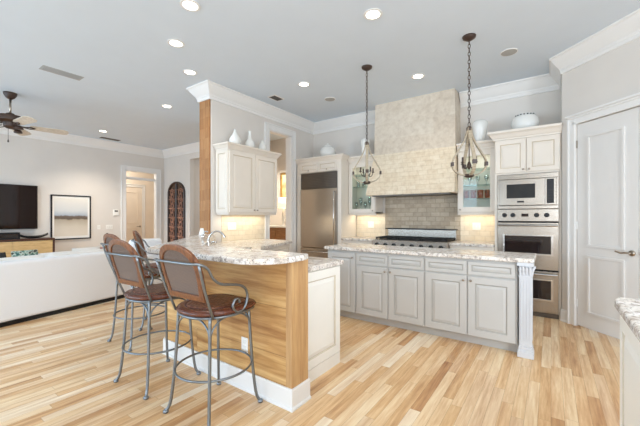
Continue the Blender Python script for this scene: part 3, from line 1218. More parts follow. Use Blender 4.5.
m.lathe([(0, .709), (.04, .709), (.04, .713), (0, .713)], (-3.08, 2.58, 0), 16)
m.build('drain', M['chrome'], sk)

fa = thing('sink_faucet', 'satin nickel arched faucet behind the raised granite bar', 'faucet', (-2.93, 2.10, .93))
FX, FY = -2.93, 2.10
m = MB()
m.lathe([(.0, .93), (.026, .93), (.026, .94), (.018, .96), (.015, 1.06), (.014, 1.08), (0, 1.08)], (FX, FY, 0), 16)
m.build('base', M['chrome'], fa, smooth=True)
m = MB()
ud = Vector((.815, .579, 0)) * .80
m.tube([(FX, FY, 1.06), (FX + .02 * ud.x, FY + .02 * ud.y, 1.12), (FX + .08 * ud.x, FY + .08 * ud.y, 1.165), (FX + .15 * ud.x, FY + .15 * ud.y, 1.165), (FX + .20 * ud.x, FY + .20 * ud.y, 1.13), (FX + .215 * ud.x, FY + .215 * ud.y, 1.105)], [.011, .011, .010, .010, .011, .013], 10, smooth=5)
m.build('spout', M['chrome'], fa, smooth=True)
m = MB()
m.tube([(FX + .02, FY + .02, 1.05), (FX + .045, FY + .035, 1.06), (FX + .07, FY + .05, 1.055)], [.008, .012, .009], 10, smooth=3)
m.build('lever', M['chrome'], fa, smooth=True)
so = thing('soap_dispenser', 'slim satin nickel soap dispenser left of the arched faucet', 'dispenser', (-3.045, 2.115, .93))
m = MB()
m.lathe([(0, .93), (.022, .93), (.022, .945), (.014, .96), (.014, 1.09), (.018, 1.10), (.018, 1.13), (0, 1.135)], (-3.045, 2.115, 0), 14)
m.build('bottle', M['chrome'], so, smooth=True)
m = MB()
m.tube([(-3.045, 2.115, 1.13), (-3.03, 2.13, 1.165), (-3.005, 2.15, 1.160)], .007, 8, smooth=4)
m.build('nozzle', M['chrome'], so, smooth=True)

# base cabinets under that counter
lc = thing('base_cabinet', 'pale base cabinet under the granite counter along the kitchen left wall', 'cabinet', (-3.8, 3.7, 0))
m = MB()
m.prism([(XL + .013, 4.17), (-3.52, 4.09), (-3.16, 3.06), (XL + .013, 3.33)][::-1], .10, .885)
m.build('body', M['cream'], lc)
a, b = Vector((-3.16, 3.06, .0)), Vector((-3.52, 4.09, 0))
du = (b - a).normalized()
dn = Vector((du.y, -du.x, 0))
cab_door(lc, 'drawer', a + du * .04 + Vector((0, 0, .72)), du, dn, .99, .14, CRM, (.5, .07), .03)
cab_door(lc, 'door', a + du * .04 + Vector((0, 0, .12)), du, dn, .49, .58, CRM, (.46, .54))
cab_door(lc, 'door', a + du * .54 + Vector((0, 0, .12)), du, dn, .49, .58, CRM, (.03, .54))
pc = thing('peninsula_cabinet', 'white peninsula base cabinet with panelled end beside the oak bar', 'cabinet', (-2.1, 2.2, 0))
m = MB()
m.box(-2.60, -1.575, 1.895, 2.515, .0, .885)
m.build('body', WHT, pc, bevel=.003)
m = MB()
m.panel((-1.575, 1.90, .105), (0, 1, 0), PX, .610, .775, .016, .075)
m.build('end_panel', WHT, pc)
MB().box(-1.575, -1.563, 1.90, 2.512, 0, .10).build('skirting', M['white_cab'], pc)

# ------------------------------------------------------------------ oak-clad raised bar
bx0, by0, by1, bxr = -3.06, 1.705, 1.885, -1.445
bar = thing('breakfast_bar', 'oak-clad raised bar wall with white skirting facing the stools', 'bar', (-2.2, 1.8, 0))
m = MB()
m.box(bx0 + .02, -1.50, by0, by1, .0, 1.02)
m.build('oak_front', M['bar_oak'], bar)
m = MB()
m.box(-1.50, bxr, by0 - .004, by1, 0, 1.02)
m.build('corner_board', M['end_oak'], bar, bevel=.003)
m = MB()
m.prism([(bx0 + .02, by0), (bx0 + .02, by1 + .05), (-2.90, by1), (-4.12, 3.05), (-4.16, 3.083), (-4.44, 3.083), (-3.06, 1.705)][::-1], 0, 1.02)
m.build('angled_side', M['bar_oak'], bar)
m = MB()
m.prism([(-2.90, by1 + .001), (-4.12, 3.051), (-4.13, 3.083), (-4.105, 3.075), (-2.892, by1 + .012)], .931, 1.019)
m.build('upstand', M['granite'], bar)
SKP = [(0, 0), (.024, 0), (.024, .014), (.014, .022), (.014, .135), (.010, .142), (0, .142)]
MB().sweep([(-4.43, 3.08), (bx0, by0 - .004), (bxr, by0 - .004), (bxr, by1 + .005)], SKP).build('skirting', M['trim'], bar)
q = Vector((-1.92, by0, .278))
ol = MB().box(q.x - .036, q.x + .036, by0 - .006, by0, q.z, q.z + .116).build('outlet', M['plate'], bar, bevel=.003)
m = MB()
for z in (.03, .075):
    m.box(q.x - .016, q.x + .016, by0 - .009, by0 - .006, q.z + z - .004, q.z + z + .022)
m.build('socket', M['white_ceramic'], ol)
# bar top
outer = [(-4.44, 3.06), (-3.07, 1.66), (-2.78, 1.39)]
c = [(-2.68, 1.37)] + [(-1.66, 1.365)]
rad = .26
for k in range(9):
    an = R(-90 + k * 90 / 8)
    c.append((-1.64 + rad * math.cos(an), 1.365 + rad + rad * math.sin(an)))
c += [(-1.38, 1.76), (-1.41, 1.84), (-2.66, 1.84), (-4.13, 3.08)]
o = MB().prism(outer + c, 1.02, 1.06).build('granite_worktop', M['granite'], bevel=.008)
tag(o, 'raised speckled granite bar top on the oak-clad peninsula', 'bar top')
nc = thing('folded_card', 'white folded card standing on the bar end by the oak post', 'card', (-4.14, 2.86, 1.06), R(30))
m = MB()
m.bm.faces.ensure_lookup_table()
for s in (-1, 1):
    Mx = Matrix.Translation((-4.14, 2.86, 1.06)) @ Matrix.Rotation(R(-20), 4, 'Z') @ Matrix.Rotation(R(s * 14), 4, 'X')
    m.prism([(-.04, 0), (.04, 0), (.02, .10), (-.02, .10)], -.001, .001, Matrix.Translation((-4.14, 2.86, 1.06)) @ Matrix.Rotation(R(40), 4, 'Z') @ Matrix.Translation((0, s * .026, 0)) @ Matrix.Rotation(R(90 + s * 14), 4, 'X'))
m.build('paper', M['plate'], nc)

# foreground counter at the right edge
rc = thing('base_cabinet', 'white base cabinet in the right foreground under a granite top', 'cabinet', (.6, .8, 0))
MB().box(.285, .92, -.9, 2.095, .10, .885).build('body', WHT, rc, bevel=.003)
MB().box(.34, .92, -.85, 2.06, 0, .10).build('toe_kick', M['white_cab'], rc)
for k in range(4):
    y1 = 2.075 - k * .74
    cab_door(rc, 'door', (.285, y1, .12), (0, -1, 0), (-1, 0, 0), .72, .75, WHT, (.69 if k % 2 == 0 else .03, .68), .07)
o = MB().prism([(.245, -.95), (.95, -.95), (.95, 2.135), (.265, 2.135), (.245, 2.06)], .89, .93).build('counter_top', M['granite'], bevel=.008)
tag(o, 'granite counter corner in the right foreground', 'worktop')

# ------------------------------------------------------------------ vases on the cabinets
def vase(name, label, prof, loc, sc=1.0, sx=1, sy=1, group='white vases above the cabinets', cat='vase'):
    m = MB()
    m.lathe([(r * sc, z * sc) for r, z in prof], (0, 0, 0), 24, None, sx, sy)
    o = m.build(name, M['white_ceramic'], smooth=True)
    o.location = loc
    return tag(o, label, cat, group)


ZC = 2.456
vase('teardrop_vase', 'squat white teardrop vase on the left wall cabinet, nearest the oak post', [(0, 0), (.07, .0), (.095, .05), (.09, .10), (.055, .16), (.022, .21), (.018, .25), (.012, .252), (0, .24)], (-4.08, 3.42, ZC))
vase('bottle_vase', 'white bottle vase with tall neck on the left wall cabinet, middle of three', [(0, 0), (.06, .0), (.082, .05), (.07, .11), (.032, .16), (.024, .20), (.024, .27), (.032, .285), (.02, .285), (0, .26)], (-4.07, 3.72, ZC))
vase('teardrop_vase', 'small white vase on the left wall cabinet, farthest from the oak post', [(0, 0), (.05, .0), (.072, .05), (.06, .10), (.03, .14), (.018, .18), (.012, .182), (0, .17)], (-4.06, 4.0, ZC))
gj = thing('ginger_jar', 'round white ribbed lidded jar on top of the refrigerator cabinet', 'jar', (-3.62, 5.36, 2.49))
m = MB()
m.lathe([(0, 0), (.10, 0), (.155, .06), (.165, .12), (.14, .19), (.09, .225), (0, .225)], (-3.62, 5.36, 2.49), 32)
m.build('jar_body', M['white_ceramic'], gj, smooth=True)
m = MB()
m.lathe([(.085, .225), (.085, .235), (.05, .26), (.015, .272), (.02, .29), (0, .298)], (-3.62, 5.36, 2.49), 24)
m.build('lid', M['white_ceramic'], gj, smooth=True)
vase('urn_vase', 'tall white vase on the glass cabinet left of the stone hood', [(0, 0), (.055, 0), (.065, .05), (.088, .20), (.098, .28), (.090, .33), (.072, .35), (.062, .35), (.07, .32), (0, .3)], (-2.86, 5.50, 2.46), .95)
vase('urn_vase', 'tall white vase on the glass cabinet right of the stone hood', [(0, 0), (.065, 0), (.078, .06), (.105, .20), (.118, .29), (.110, .33), (.085, .355), (.075, .355), (.085, .32), (0, .3)], (-.89, 5.50, 2.46), .95)
bw = thing('lidded_bowl', 'wide white oval bowl with dark dotted rim on the oven cabinet', 'bowl', (-.30, 5.42, 2.51))
m = MB()
m.lathe([(0, 0), (.11, 0), (.155, .05), (.172, .12), (.160, .19), (.12, .245), (.07, .265), (0, .268)], (-.30, 5.42, 2.51), 32, None, 1.0, .9)
m.build('bowl_body', M['white_ceramic'], bw, smooth=True)
m = MB()
for k in range(7):
    an = R(215 + k * 18)
    m.lathe([(0, -.008), (.010, -.005), (.010, .005), (0, .008)], (-.30 + .128 * math.cos(an), 5.42 + .9 * .128 * math.sin(an), 2.51 + .237), 8)
m.build('dots', M['charcoal'], bw, smooth=True)


# glassware behind the glass doors
def goblet(label, loc, mat, h=.17, r=.035, group='glassware in the glass cabinets', name='wine_glass'):
    m = MB()
    m.lathe([(0, 0), (r * .8, 0), (r * .8, .004), (.006, .012), (.005, h * .4), (r * .6, h * .5), (r, h * .7), (r * .85, h), (r * .78, h), (r * .9, h * .7), (.001, h * .46)], (0, 0, 0), 14)
    o = m.build(name, mat, smooth=True)
    o.location = loc
    return tag(o, label, 'glass', group)


def tumbler(label, loc, mat, h=.11, r=.036, group='glassware in the glass cabinets', name='tumbler'):
    m = MB()
    m.lathe([(0, 0), (r * .85, 0), (r, h), (r * .93, h), (r * .8, .012), (0, .012)], (0, 0, 0), 14)
    o = m.build(name, mat, smooth=True)
    o.location = loc
    return tag(o, label, 'glass', group)


SHL, SHR, SHF = 1.8985, (1.6085, 1.8185), 1.411
M['glass_ware'] = glass('drinking_glass', (0.88, 0.92, 0.92, 1), 0.22)
for k, x in enumerate((-3.08, -2.985, -2.89, -2.795, -2.70)):
    goblet('stemmed glass on the cabinet floor behind the left glass door', (x, 5.56, SHF), M['glass_ware'], .28 if k % 2 else .20, .036, 'stemmed glasses in the left glass cabinet')
for x in (-3.05, -2.93, -2.81):
    tumbler('clear tumbler on the upper glass shelf of the left cabinet', (x, 5.58, SHL), M['glass_ware'], group='tumblers in the left glass cabinet')
for x in (-1.09, -.99, -.89, -.79):
    tumbler('orange-tinted tumbler on the glass shelf behind the right cabinet door', (x, 5.54, SHR[0]), M['glass_orange'], .13, .046, 'orange tumblers in the right glass cabinet')
for x in (-1.05, -.93, -.81):
    goblet('small stemmed glass on the upper shelf of the right glass cabinet', (x, 5.56, SHR[1]), M['glass_ware'], .14, .034, 'stemmed glasses in the right glass cabinet')
m = MB()
m.lathe([(0, 0), (.06, 0), (.14, .05), (.15, .06), (.14, .06), (.06, .012), (0, .012)], (0, 0, 0), 24)
o = m.build('glass_bowl', M['glass_ware'], smooth=True)
o.location = (-.93, 5.57, SHF)
tag(o, 'shallow clear glass bowl on the floor of the right glass cabinet', 'bowl')


# wall plates
def plate(label, loc, nrm, w=.075, h=.118, toggles=1, name='switch_plate', cat='switch', group='wall plates'):
    nrm = Vector(nrm)
    u = Vector((0, 0, 1)).cross(nrm).normalized()
    Mx = Matrix(((u.x, nrm.x, 0, loc[0]), (u.y, nrm.y, 0, loc[1]), (0, 0, 1, loc[2]), (0, 0, 0, 1)))
    t = thing(name, label, cat, loc, 0, group)
    MB().box(-w / 2, w / 2, 0, .006, -h / 2, h / 2, Mx).build('cover', M['plate'], t, bevel=.002)
    for k in range(toggles):
        x = (k - (toggles - 1) / 2) * .046
        MB().box(x - .012, x + .012, .006, .010, -.025, .025, Mx).build('rocker', M['white_ceramic'], t)


plate('white double wall plate on tiles left of the range', (-2.86, YB - .012, 1.17), NY, .12, .118, 2, 'outlet_plate', 'outlet')
plate('white wall plate on tiles right of the range', (-.98, YB - .012, 1.17), NY, .12, .118, 2, 'outlet_plate', 'outlet')
plate('white wide wall plate under the left wall cabinet', (XL + .012, 3.50, 1.17), PX, .17, .118, 3, 'switch_plate')
plate('small white switch on the living-room wall beside the picture', (XT, 3.62, 1.05), PX, .07, .115, 1)
plate('wide white switch plate by the far doorway casing', (XT, 3.87, 1.05), PX, .165, .115, 3)
th = thing('thermostat', 'small white thermostat on the wall left of the far doorway', 'thermostat', (XT, 4.03, 1.42))
MB().box(XT, XT + .03, 3.965, 4.095, 1.36, 1.52).build('housing', M['plate'], th, bevel=.006)
MB().box(XT + .03, XT + .032, 3.99, 4.07, 1.465, 1.50).build('display', M['charcoal'], th)


# ------------------------------------------------------------------ bar stools
def make_stool(label):
    t = thing('bar_stool', label, 'stool', (0, 0, 0), 0, 'iron and wood bar stools')
    # seat outline: round at the back, square at the front
    out = []
    for k in range(48):
        a = 2 * math.pi * k / 48
        ca, sa = math.cos(a), math.sin(a)
        n = 2.0 + (2.6 if sa > 0 else 0.2) * abs(sa) ** .5
        rr = (abs(ca) ** n + abs(sa) ** n) ** (-1 / n)
        out.append((rr * ca, rr * sa))

    def rings(mb, lev):
        rs = [[mb.bm.verts.new((x * r, y * r, z)) for x, y in out] for r, z in lev]
        for a, b in zip(rs, rs[1:]):
            for k in range(48):
                mb._f([a[k], a[(k + 1) % 48], b[(k + 1) % 48], b[k]])
        mb._f(rs[0][::-1])
        mb._f(rs[-1])
    m = MB()
    rings(m, [(.205, .690), (.228, .694), (.238, .706), (.238, .714), (.228, .726), (.205, .730), (.185, .731), (.183, .728), (.06, .727)])
    seat = m.build('seat', M['stool_seat'], t, smooth=True)
    m = MB()
    rings(m, [(.178, .728), (.176, .733), (.150, .736), (.05, .737)])
    m.build('seat_inlay', M['leather'], seat, smooth=True)
    m = MB()
    m.tube([(x * .222, y * .222, .684) for x, y in out], .009, 6, closed=True)
    m.tube([(-.2, 0, .672), (.2, 0, .672)], .008, 6).tube([(0, -.2, .672), (0, .2, .672)], .008, 6)
    m.build('seat_frame', M['iron'], t, smooth=True)
    for sx in (-1, 1):
        for sy in (-1, 1):
            m = MB()
            m.tube([(sx * .165, sy * .165, .685), (sx * .172, sy * .172, .50), (sx * .185, sy * .185, .25), (sx * .200, sy * .200, .08), (sx * .214, sy * .214, .025), (sx * .228, sy * .228, .012)], .0105, 8, smooth=4)
            lg = m.build('leg', M['iron'], t, smooth=True)
            m = MB()
            m.lathe([(0, 0), (.017, 0), (.019, .008), (.015, .02), (0, .024)], (sx * .222, sy * .222, 0), 12)
            m.build('foot_pad', M['iron'], lg, smooth=True)
    m = MB()
    m.tube([(.252 * math.cos(2 * math.pi * k / 36), .252 * math.sin(2 * math.pi * k / 36), .30) for k in range(36)], .0075, 6, closed=True)
    m.build('foot_ring', M['iron'], t, smooth=True)
    m = MB()
    for (ax, ay, bx, by) in ((-1, -1, 1, -1), (1, -1, 1, 1), (1, 1, -1, 1), (-1, 1, -1, -1)):
        pa, pb = Vector((ax * .172, ay * .172, .54)), Vector((bx * .172, by * .172, .54))
        mid = (pa + pb) / 2
        up = Vector((0, 0, 1))
        m.tube([pa, pa.lerp(mid, .12) + up * .07, pa.lerp(mid, .5) + up * .118, mid + up * .125, mid.lerp(pb, .5) + up * .118, mid.lerp(pb, .88) + up * .07, pb], .0065, 6, smooth=4)
    m.build('arch_brace', M['iron'], t, smooth=True)
    # back: arched wood frame with cane, leaning back and slightly wrapped
    def bp(x, z, off=0.0):
        s = (z - .79) / .36
        y = -.200 - .098 * s - .02 * (1 - (x / .2) ** 2) + off
        return Vector((x, y, z))

    def outline(hw, zb, zc, apex, n=14):
        pts = [(-hw * .90, zb), (-hw * .96, (zb + zc) / 2), (-hw, zc)]
        for k in range(1, n):
            a = math.pi - math.pi * k / n
            ex = 0.86
            pts.append((hw * math.copysign(abs(math.cos(a)) ** ex, math.cos(a)), zc + (apex - zc) * math.sin(a) ** ex))
        pts += [(hw, zc), (hw * .96, (zb + zc) / 2), (hw * .90, zb)]
        return pts
    o1 = outline(.202, .795, .985, 1.155)
    o2 = outline(.164, .838, .975, 1.117)
    m = MB()
    loops = []
    for pts, off in ((o1, .013), (o1, -.013), (o2, -.013), (o2, .013)):
        loops.append([m.bm.verts.new(bp(x, z, off)) for x, z in pts])
    n = len(o1)
    for i in range(4):
        a, b = loops[i], loops[(i + 1) % 4]
        for k in range(n):
            m._f([a[k], a[(k + 1) % n], b[(k + 1) % n], b[k]])
    bk = m.build('backrest', M['stool_wood'], t, bevel=.004)
    m = MB()
    a = [m.bm.verts.new(bp(x * 1.02, z, .003)) for x, z in o2]
    b = [m.bm.verts.new(bp(x * 1.02, z, -.003)) for x, z in o2]
    m._f(a)
    m._f(b[::-1])
    for k in range(n):
        m._f([a[k], a[(k + 1) % n], b[(k + 1) % n], b[k]])
    m.build('cane_panel', M['cane'], bk)
    # iron hoop behind the back running forward into scrolled arms
    half = [(.10, -.325, 1.045), (.19, -.312, 1.043), (.222, -.285, 1.04), (.232, -.235, 1.01), (.234, -.195, .945), (.235, -.14, .905), (.236, -.06, .888), (.236, .015, .872), (.235, .065, .84), (.234, .085, .785), (.233, .07, .728), (.232, .03, .700), (.232, -.015, .706), (.232, -.04, .742), (.233, -.025, .78), (.233, .005, .783), (.233, .017, .758)]
    full = [(-x, y, z) for x, y, z in half[::-1]] + [(0, -.33, 1.046)] + half
    m = MB()
    m.tube(full, .0085, 8, smooth=4)
    m.build('arm_hoop', M['iron'], t, smooth=True)
    for s in (-1, 1):
        m = MB()
        m.tube([(s * .220, -.287, 1.04), (s * .210, -.24, .88), (s * .196, -.165, .685)], .0085, 8, smooth=3)
        m.build('back_post', M['iron'], t, smooth=True)
    return t


st = make_stool('bar stool nearest the camera, in front of the oak bar, right of the other stools')
st.location = (-1.905, 1.415, 0)
st.rotation_euler = (0, 0, R(2))
copy_thing(st, (-2.625, 1.405, 0), R(2), 'bar stool second from the right, at the oak front behind the nearest stool')
copy_thing(st, (-3.60, 1.74, 0), R(1), 'bar stool farthest left, mostly hidden behind the second stool')
copy_thing(st, (-3.96, 2.18, 0), R(-33), 'bar stool seen edge-on at the angled bar side, farthest from the camera')


# ------------------------------------------------------------------ pendants
def make_pendant(label, x, y):
    t = thing('pendant_light', label, 'pendant light', (x, y, 0), 0, 'teardrop pendants over the island')
    m = MB()
    m.lathe([(0, CZ - .045), (.03, CZ - .045), (.068, CZ - .02), (.072, CZ), (0, CZ)], (x, y, 0), 24)
    m.build('canopy', M['bronze'], t, smooth=True)
    m = MB()
    z = CZ - .04
    k = 0
    while z > 2.345:
        pts = []
        for q in range(10):
            a = 2 * math.pi * q / 10
            u_, v_ = .012 * math.cos(a), .026 * math.sin(a)
            pts.append((x + (u_ if k % 2 else 0), y + (0 if k % 2 else u_), z - .026 + v_))
        m.tube(pts, .0042, 5, closed=True)
        z -= .044
        k += 1
    m.build('chain', M['bronze'], t, smooth=True)
    prof = [(.018, 2.325), (.024, 2.27), (.040, 2.21), (.075, 2.135), (.125, 2.05), (.168, 1.975), (.182, 1.915), (.165, 1.855), (.115, 1.81), (.055, 1.79), (0, 1.785)]
    pr = catmull([Vector((r, 0, z)) for r, z in prof], 4)
    for k in range(4):
        an = R(90 * k + 28)
        m = MB()
        rr = []
        for i, p in enumerate(pr):
            tn = (pr[min(i + 1, len(pr) - 1)] - pr[max(i - 1, 0)]).normalized()
            nn = Vector((-tn.z, 0, tn.x))
            ring = []
            for (aa, bb) in ((-.007, -.017), (.007, -.017), (.007, .017), (-.007, .017)):
                q = p + nn * aa + Vector((0, bb, 0))
                q = Matrix.Rotation(an, 3, 'Z') @ q + Vector((x, y, 0))
                ring.append(m.bm.verts.new(q))
            rr.append(ring)
        for a, b in zip(rr, rr[1:]):
            for j in range(4):
                m._f([a[j], a[(j + 1) % 4], b[(j + 1) % 4], b[j]])
        m._f(rr[0])
        m._f(rr[-1][::-1])
        sp = m.build('strap', M['grey_wood'], t)
        m = MB()
        c = Matrix.Translation((x, y, 0)) @ Matrix.Rotation(an, 4, 'Z')
        m.box(.168, .195, -.022, .022, 1.893, 1.937, c)
        m.build('band', M['bronze'], sp)
    m = MB()
    m.lathe([(0, 2.335), (.022, 2.335), (.03, 2.32), (.03, 2.29), (0, 2.285)], (x, y, 0), 14)
    m.build('collar', M['bronze'], t, smooth=True)
    m = MB()
    m.lathe([(0, 1.80), (.05, 1.80), (.052, 1.775), (.03, 1.765), (0, 1.76)], (x, y, 0), 16)
    m.build('bottom_cap', M['bronze'], t, smooth=True)
    m = MB()
    m.tube([(x, y, 2.30), (x, y, 1.90)], .006, 8)
    m.lathe([(0, 1.945), (.012, 1.94), (.022, 1.91), (.026, 1.89), (.012, 1.865), (0, 1.85)], (x, y, 0), 14)
    m.build('stem', M['bronze'], t, smooth=True)
    for k in range(4):
        an = R(90 * k + 57)
        c = Matrix.Translation((x, y, 0)) @ Matrix.Rotation(an, 4, 'Z')
        m = MB()
        m.tube([(.015, 0, 1.895), (.04, 0, 1.87), (.075, 0, 1.88), (.095, 0, 1.925)], .005, 6, smooth=4, M=c)
        m.lathe([(0, 1.92), (.018, 1.925), (.020, 1.932), (0, 1.934)], (.095, 0, 0), 10, c)
        ar = m.build('arm', M['bronze'], t, smooth=True)
        m = MB()
        m.lathe([(0, 1.934), (.010, 1.934), (.010, 1.985), (0, 1.987)], (.095, 0, 0), 10, c)
        m.build('candle_sleeve', M['bronze'], ar)
    return t


make_pendant('teardrop pendant of grey wood straps, left one, hanging before the stone hood', -2.03, 3.95)
make_pendant('teardrop pendant of grey wood straps, right one, hanging before the glass cabinet by the ovens', -.75, 3.95)

# ------------------------------------------------------------------ ceiling fixtures
RL = [(-2.817, 1.816, 'recessed ceiling light at the top edge of the photo, above the oak bar'),
      (-1.451, 2.956, 'recessed ceiling light at the top of the photo, between and in front of both pendants'),
      (-3.566, 2.118, 'recessed ceiling light above the bar, second from the top in the left row'),
      (-4.119, 2.655, 'recessed ceiling light nearest the top of the oak post'),
      (-3.073, 3.902, 'recessed ceiling light just left of the left pendant canopy'),
      (-1.56, 4.631, 'recessed ceiling light in front of the stone hood, between the pendant chains'),
      (-5.724, 3.224, 'recessed ceiling light in the living room just left of the oak post'),
      (-8.619, 3.286, 'recessed ceiling light farthest away, near the living-room far doorway')]
for x, y, lab in RL:
    t = thing('recessed_light', lab, 'ceiling light', (x, y, CZ), 0, 'recessed ceiling lights')
    m = MB()
    m.lathe([(.066, CZ), (.092, CZ), (.095, CZ - .004), (.090, CZ - .008), (.068, CZ - .008), (.066, CZ)], (x, y, 0), 28)
    m.build('trim_ring', M['trim'], t, smooth=False)
    m = MB()
    m.lathe([(0, CZ - .0055), (.067, CZ - .0055), (.067, CZ - .0035), (0, CZ - .0035)], (x, y, 0), 28)
    m.build('lens', M['glow'], t)
    ld = bpy.data.lights.new('ceiling_spot', 'SPOT')
    ld.energy = 240 if x < -8 else (36 if x < -5 else 22)
    ld.color = (1.0, .90, .76)
    ld.spot_size = R(120)
    ld.spot_blend = .9
    ld.shadow_soft_size = .06
    lo = bpy.data.objects.new('ceiling_spot', ld)
    COL.objects.link(lo)
    lo.location = (0, 0, -.03)
    lo.parent = t
for x, y in ((-1.4, 1.25), (.25, 1.25), (.25, 2.8)):      # added unseen spots without fixtures, following the downlight grid, to brighten the floor
    ld = bpy.data.lights.new('ceiling_spot', 'SPOT')
    ld.energy = 48 if x < 0 or y < 2 else 24
    ld.color = (1.0, .94, .86)
    ld.spot_size = R(125)
    ld.spot_blend = .9
    ld.shadow_soft_size = .07
    lo = bpy.data.objects.new('ceiling_spot', ld)
    COL.objects.link(lo)
    lo.location = (x, y, CZ - .03)
for x, y, lab in ((-.421, 4.606, 'round grey ceiling speaker right of the right pendant canopy'), (-3.099, 4.657, 'round grey ceiling speaker left of the left pendant canopy')):
    t = thing('ceiling_speaker', lab, 'speaker', (x, y, CZ), 0, 'round ceiling speakers')
    m = MB()
    m.lathe([(0, CZ), (.095, CZ), (.095, CZ - .006), (.088, CZ - .008), (.088, CZ - .008)], (x, y, 0), 28)
    m.build('rim', M['trim'], t)
    m = MB()
    m.lathe([(0, CZ - .009), (.086, CZ - .009), (.086, CZ - .006), (0, CZ - .006)], (x, y, 0), 28)
    m.build('grille', paint('speaker_grille_grey', (178, 176, 172), .7, .05) if 'spk' not in M else M['spk'], t)
M['vent'] = paint('vent_grey', (172, 174, 174), .6, .05)
M['vent_dark'] = paint('vent_dark', (96, 92, 88), .7, .1)
for x, y, w_, l_, rz, mat, fr, lab in ((-5.62, 1.63, .14, .42, 0, 'vent', 'vent', 'long grey air vent on the ceiling above the sofa'),
                                       (-3.82, 4.08, .13, .20, 0, 'vent_dark', 'trim', 'small dark air vent with white rim on the ceiling above the left wall cabinet'),
                                       (-9.35, 3.73, .12, .40, 0, 'vent_dark', 'vent_dark', 'dark narrow air vent on the ceiling near the far doorway')):
    t = thing('ceiling_vent', lab, 'air vent', (x, y, CZ), 0, 'ceiling air vents')
    e = .025
    m = MB()
    m.box(x - w_ / 2 - e, x + w_ / 2 + e, y - l_ / 2 - e, y + l_ / 2 + e, CZ - .004, CZ)
    m.build('flange', M[fr], t)
    m = MB()
    n = int(w_ / .018)
    for k in range(n):
        xx = x - w_ / 2 + (k + .5) * w_ / n
        m.box(xx - .006, xx + .006, y - l_ / 2, y + l_ / 2, CZ - .010, CZ - .004)
    m.build('louvres', M[mat], t)

# ceiling fan
FXC, FYC = -7.22, 1.40
fan = thing('ceiling_fan', 'dark bronze ceiling fan with pale blades over the living room', 'ceiling fan', (FXC, FYC, 0))
m = MB()
m.lathe([(0, CZ - .10), (.03, CZ - .10), (.055, CZ - .08), (.085, CZ - .03), (.09, CZ), (0, CZ)], (FXC, FYC, 0), 24)
m.build('canopy', M['bronze'], fan, smooth=True)
MB().tube([(FXC, FYC, CZ - .09), (FXC, FYC, 2.98)], .016, 12).build('downrod', M['nickel'], fan, smooth=True)
m = MB()
m.lathe([(0, 3.02), (.05, 3.015), (.07, 2.99), (.17, 2.97), (.185, 2.93), (.18, 2.89), (.13, 2.865), (.09, 2.86), (.085, 2.80), (.05, 2.77), (0, 2.765)], (FXC, FYC, 0), 28)
m.build('motor', M['bronze'], fan, autosmooth=True)
for k in range(5):
    an = R(8 + 72 * k)
    c = Matrix.Translation((FXC, FYC, 2.83)) @ Matrix.Rotation(an, 4, 'Z')
    m = MB()
    cc = c @ Matrix.Rotation(R(-15), 4, 'X')
    m.prism([(.24, -.055), (.30, -.07), (.68, -.088), (.745, -.065), (.765, 0), (.745, .065), (.68, .088), (.30, .07), (.24, .055)], -.005, .005, cc)
    b = m.build('blade', M['blade_pale'], fan)
    m = MB()
    m.tube([(.12, 0, -.005), (.19, .012, -.014), (.25, .03, -.012), (.31, .0, -.010)], .009, 6, smooth=3, M=cc)
    m.tube([(.12, 0, -.005), (.19, -.012, -.014), (.25, -.03, -.012), (.31, .0, -.010)], .009, 6, smooth=3, M=cc)
    m.build('blade_bracket', M['bronze'], b)
for k in range(3):
    an = R(20 + 120 * k)
    c = Matrix.Translation((FXC, FYC, 0)) @ Matrix.Rotation(an, 4, 'Z')
    m = MB()
    m.tube([(.04, 0, 2.80), (.12, 0, 2.77), (.20, 0, 2.78)], .008, 6, smooth=3, M=c)
    m.lathe([(0, -.03), (.055, -.03), (.06, -.02), (.04, .02), (.015, .03), (0, .03)], (.20, 0, 2.775), 14, c)
    m.build('lamp_arm', M['bronze'], fan, smooth=True)
m = MB()
m.tube([(FXC + .03, FYC - .03, 2.78), (FXC + .03, FYC - .03, 2.58)], .003, 5)
m.lathe([(0, 2.53), (.010, 2.54), (.012, 2.56), (.004, 2.585), (0, 2.585)], (FXC + .03, FYC - .03, 0), 8)
m.build('pull_chain', M['bronze'], fan)

# ------------------------------------------------------------------ living room
tv = thing('television', 'large dark flat television on the living-room wall at the left edge', 'television', (XT + .03, 1.6, 1.05))
MB().box(XT, XT + .03, .9, 2.1, 1.2, 1.9).build('mount', M['black'], tv)
MB().box(XT + .03, XT + .075, .60, 2.345, 1.05, 2.04).build('bezel', M['black'], tv, bevel=.005)
MB().box(XT + .075, XT + .078, .615, 2.33, 1.065, 2.025).build('screen', M['tv'], tv)
pf = thing('framed_picture', 'black framed misty shore picture with white mat on the living-room wall', 'picture', (XT, 3.01, .76))
m = MB()
y0, y1, z0, z1, b = 2.60, 3.43, .765, 1.86, .028
m.box(XT, XT + .03, y0, y1, z0, z0 + b).box(XT, XT + .03, y0, y1, z1 - b, z1).box(XT, XT + .03, y0, y0 + b, z0 + b, z1 - b).box(XT, XT + .03, y1 - b, y1, z0 + b, z1 - b)
m.build('frame', M['black'], pf)
MB().box(XT, XT + .012, y0 + b, y1 - b, z0 + b, z1 - b).build('mat', M['plate'], pf)
MB().box(XT + .012, XT + .014, y0 + .07, y1 - .07, z0 + .085, z1 - .075).build('print', M['seascape'], pf)

